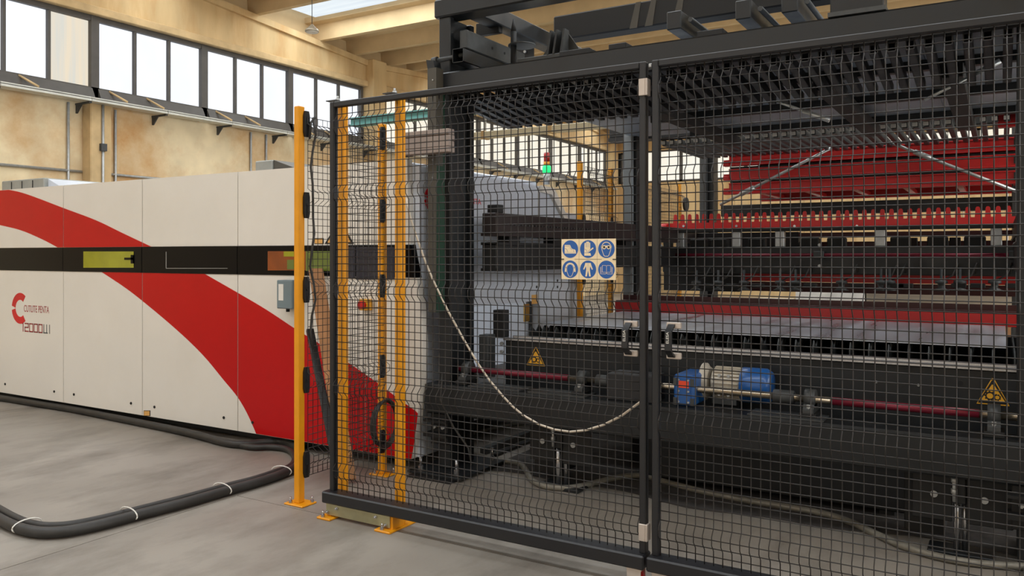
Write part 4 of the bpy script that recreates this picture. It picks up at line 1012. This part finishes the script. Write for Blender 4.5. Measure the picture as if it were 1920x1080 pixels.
for zz in (.80, .86): MB().cyl((q.x+.03, 4.985, zz), (q.x+.03, 5.0, zz), .014, 8).build('hex_bolt', M_galv, tbk)
q = at(912, 660, Y=4.9); MB().box(q.x-.04, q.x+.04, 4.86, 4.96, .62, at(912, 627, Y=4.9).z, .004).build('sensor_post', M_castgrey, tbk)
for px_, py_ in ((1040, 660), (1643, 716), (1722, 722)):
    q = at(px_, py_, Y=5.0); MB().cyl((q.x, 4.996, q.z), (q.x, 5.002, q.z), .007, 8).build('screw', M_deep if px_ == 1040 else M_galv, tbk)
q = at(1801, 718, Y=5.0); MB().cyl((q.x, 4.995, q.z), (q.x, 5.002, q.z), .013, 12).build('hole_plug', M_deep, tbk)
for k in range(5):
    MB().box(-2.9+k*.75, -2.82+k*.75, 5.06, 6.93, .5, .66).build('cross_member', M_deep, tbk)
for xk in (-2.9, -2.3, .3):
    for yk in (5.5, 6.5): MB().box(xk, xk+.1, yk, yk+.1, .007, .5, .004).build('leg', M_deep, tbk)
def gear(cx, cz, r, teeth=9):
    o = []
    for k in range(teeth*4):
        rr_ = r if k % 4 in (1, 2) else r*.8
        o.append((cx+rr_*cos(2*pi*k/(teeth*4)), cz+rr_*sin(2*pi*k/(teeth*4))))
    i_ = [(cx+r*.55*cos(2*pi*k/(teeth*4)), cz+r*.55*sin(2*pi*k/(teeth*4))) for k in range(teeth*4)]
    return o+[o[0]]+[i_[0]]+i_[::-1]
def triangle(px0, px1, py0, py1):
    Yt = 5.0; a = at((px0+px1)/2, py1, Y=Yt); xa, xb = fx(px0, Yt), fx(px1, Yt); zt_ = at((px0+px1)/2, py0, Y=Yt).z; zb = a.z; cx = (xa+xb)/2; W_ = (xb-xa)/2; H_ = zt_-zb
    tri = lambda s, s2: [(cx-W_*s+.006*0, zb+H_*s2), (cx+W_*s, zb+H_*s2), (cx+W_*.06, zt_-H_*(1-s)*1.1), (cx-W_*.06, zt_-H_*(1-s)*1.1)]
    p = MB().prism(tri(1, 0), MXZ, Yt-.002, Yt).build('warning_sticker', M_warn, tbk, label='yellow warning triangle with gears')
    MB().prism(tri(.93, .04), MXZ, Yt-.0028, Yt-.0018).build('sticker_border', M_blackprint, p)
    MB().prism(tri(.78, .11), MXZ, Yt-.0036, Yt-.0026).build('sticker_field', M_warn, p)
    MB().prism(gear(cx-W_*.18, zb+H_*.33, H_*.19), MXZ, Yt-.0044, Yt-.0034).build('gear_symbol', M_blackprint, p)
    MB().prism(gear(cx+W_*.26, zb+H_*.29, H_*.13, 8), MXZ, Yt-.0044, Yt-.0034).build('gear_symbol', M_blackprint, p)
triangle(988, 1022, 651, 685.5); triangle(1831, 1893, 709, 759)
tag(MB().box(-2.96, .03, ty0, ty1, .979, .986).build('steel_sheet', M_sheet), 'large bright steel sheet lying on the shuttle table', 'sheet')
sb = thing('slag_drawer', (-1.2, 5.6, 0), 'black slag drawer standing on the floor below the table beam', 'drawer')
MB().box(-2.05, -.45, 5.10, 6.6, .03, .40, .01).build('bin', M_deep, sb)
MB().box(-2.07, -.43, 5.08, 5.11, .36, .41, .004).build('rim', M_dark, sb)
for xk in (-1.95, -.6): MB().box(xk, xk+.08, 5.12, 5.3, 0, .03).build('skid', M_deep, sb)

# drive shaft and gear motor
sy, sz = 4.65, .712
ds = thing('drive_shaft', (-1.5, sy, .61), 'long drive shaft wrapped in maroon film running in grey pillow blocks', 'shaft')
fX = lambda p: fx(p, sy)
MB().cyl((fX(862), sy, sz), (fX(1066), sy, sz), .021, 14).build('film_sleeve', M_shaft, ds, label='maroon film wrapped around the shaft')
MB().cyl((fX(1066), sy, sz), (fX(1560), sy, sz), .020, 14).build('bare_shaft', M_shaftsteel, ds)
MB().cyl((fX(1560), sy, sz), (fX(1836), sy, sz), .022, 14).build('film_sleeve', M_shaft, ds, label='maroon film wrapped around the shaft')
MB().cyl((fX(1836), sy, sz), (.8, sy, sz), .020, 14).build('bare_shaft', M_shaftsteel, ds)
for a, b in ((1119, 1150), (1450, 1490)):
    MB().lathe([(.026, 0), (.038, .003), (.038, fX(b)-fX(a)-.003), (.026, fX(b)-fX(a))], (fX(a), sy, sz), axis='x', n=18).build('coupling', M_castgrey, ds)
for p in (878, 1094, 1520, 1864):
    xk = fX(p)
    pb = MB().cyl((xk-.028, sy, sz+.004), (xk+.028, sy, sz+.004), .05, 18)
    pb.prism([(sy-.075, .645), (sy+.075, .645), (sy+.075, .665), (sy+.045, .69), (sy-.045, .69), (sy-.075, .665)], MYZ, xk-.028, xk+.028)
    b = pb.build('pillow_block', M_castgrey, ds)
    MB().box(xk-.045, xk+.045, sy-.09, sy+.05, .6155, .645, .003).build('block_base', M_deep, b)
    MB().cyl((xk, sy-.06, .665), (xk, sy-.06, .69), .011, 6, smooth=False).build('hex_bolt', M_galv, b)
bx0, bx1 = fX(1147), fX(1199)
MB().box(bx0, bx1+.12, sy-.08, sy+.12, .6155, .775, .004).build('guard_box', M_black, ds)
gm = thing('gear_motor', (-1.35, 4.8, .6), 'blue gearbox with finned grey electric motor and blue fan cover', 'motor')
gx0, gx1 = fx(1262, 4.58), fx(1301, 4.58)
MB().box(gx0, gx1, 4.585, 4.86, .618, .80, .012).build('gearbox', M_blue, gm, label='blue gearbox')
MB().box(gx0+.025, gx1-.022, 4.578, 4.586, .63, .785, .004).build('cover_plate', M_blue, gm)
for i in (0, 1):
    for j in (0, 1):
        MB().box(gx0+.001+i*(gx1-gx0-.024), gx0+.022+i*(gx1-gx0-.022), 4.58, 4.586, .622+j*.115, .665+j*.115).build('flange_pad', M_castgrey, gm)
for i in (0, 1):
    for zz in (.642, .705, .77): MB().cyl((gx0+.034+i*(gx1-gx0-.066), 4.572, zz), (gx0+.034+i*(gx1-gx0-.066), 4.58, zz), .006, 8).build('screw', M_galv, gm)
MB().box(gx0+.036, gx1-.03, 4.5755, 4.579, .725, .765).build('rating_label', M_orange, gm, label='orange rating label')
my, mz = 4.82, .735
a, b, c, d = fx(1318, my), fx(1326, my), fx(1393, my), fx(1449, my)
MB().lathe([(.05, 0), (.06, .02), (.055, a-gx1)], (gx1, my, mz), axis='x', n=20).build('input_neck', M_blue, gm)
MB().lathe([(.09, 0), (.112, .004), (.112, .022), (.10, .026), (.085, .05)], (a, my, mz), axis='x', n=28).build('motor_flange', M_alu, gm)
MB().lathe([(.082, 0), (.086, .01), (.086, c-b-.05), (.08, c-b-.045)], (b+.045, my, mz), axis='x', n=28).build('motor_body', M_alu, gm)
fin0 = None
for k in range(26):
    an = 2*pi*k/26
    Mx = Matrix.Translation((b+.055, my, mz)) @ Matrix.Rotation(an, 4, 'X')
    MB().box(0, c-b-.06, -.002, .002, .084, .099, M=Mx).build('cooling_fin', M_alu, gm)
for xx in (b+.1, c-.06):
    for zz in (.055, -.055): MB().cyl((xx, my-.098, mz+zz), (xx, my-.085, mz+zz), .009, 8).build('boss', M_galv, gm)
MB().lathe([(.095, 0), (.103, .004), (.103, (d-c)*.8), (.085, (d-c)*.97), (.02, (d-c))], (c, my, mz), axis='x', n=28).build('fan_cover', M_blue, gm, label='blue fan cover')
MB().box(b+.05, c-.02, my-.07, my+.07, .616, .65, .003).build('motor_foot', M_castgrey, gm)
# pressure gauge cable etc. at the column foot
tag(MB().tube([at(830, 700, Y=4.45), at(826, 750, Y=4.42), at(850, 800, Y=4.44), at(878, 840, Y=4.45), at(884, 872, Y=4.45)], .007, 6).build('loose_cable', M_rubber), 'thin black cable hanging down beside the left column foot', 'cable')

# ------------------------------------------------------------------ far stacks behind the loader
st1 = thing('sheet_stack', (-1.5, 12.2, 0), 'stack of white and brown sheets on the floor beyond the loading table', 'sheet stack')
zz = .0
for k in range(8):
    hgt = .125
    xe = fx(1628, 12) if k == 7 else fx(1900, 12)
    MB().box(fx(1500+3*(k % 3), 12), xe, 11.6, 12.8, zz, zz+hgt-.006, .003).build('board', M_stack if k < 7 else M_whitesheet, st1)
    if k == 7: MB().box(xe+.02, fx(1900, 12), 11.65, 12.8, zz, zz+hgt-.006, .003).build('board', M_stack, st1)
    zz += hgt
st2 = thing('sheet_stack', (-2.8, 12, .0), 'slanting stack of dark offcut plates left of the white sheets', 'sheet stack')
zz = 0
for k in range(9):
    MB().box(fx(1412+2*(k % 4), 11.4), fx(1474+2*(k % 3), 11.4), 11.2, 11.9, zz, zz+.1-.012, .003).build('plate', M_castgrey if k % 2 else M_stack, st2); zz += .1
sheets = thing('sheet_stack', (-.2, 11, 1.0), 'loose cream and grey plates on top of the white sheet stack', 'sheet stack')
zz = 1.001
for a, b, m in ((1610, 1760, M_stack), (1625, 1790, M_bluewhite), (1612, 1740, M_stack)):
    MB().box(fx(a, 11.8), fx(b, 11.8), 11.65, 12.2, zz, zz+.028, .002).build('plate', m, sheets); zz += .03
lum = thing('lumber_pile', (0, 10.9, 0), 'pale timber blocks at the right beyond the table', 'timber')
for k in range(4):
    MB().box(fx(1845, 10.9)+.0, fx(1915, 10.9), 10.8+.0, 11.2, k*.23, k*.23+.22, .004).build('timber_block', M_wood, lum)
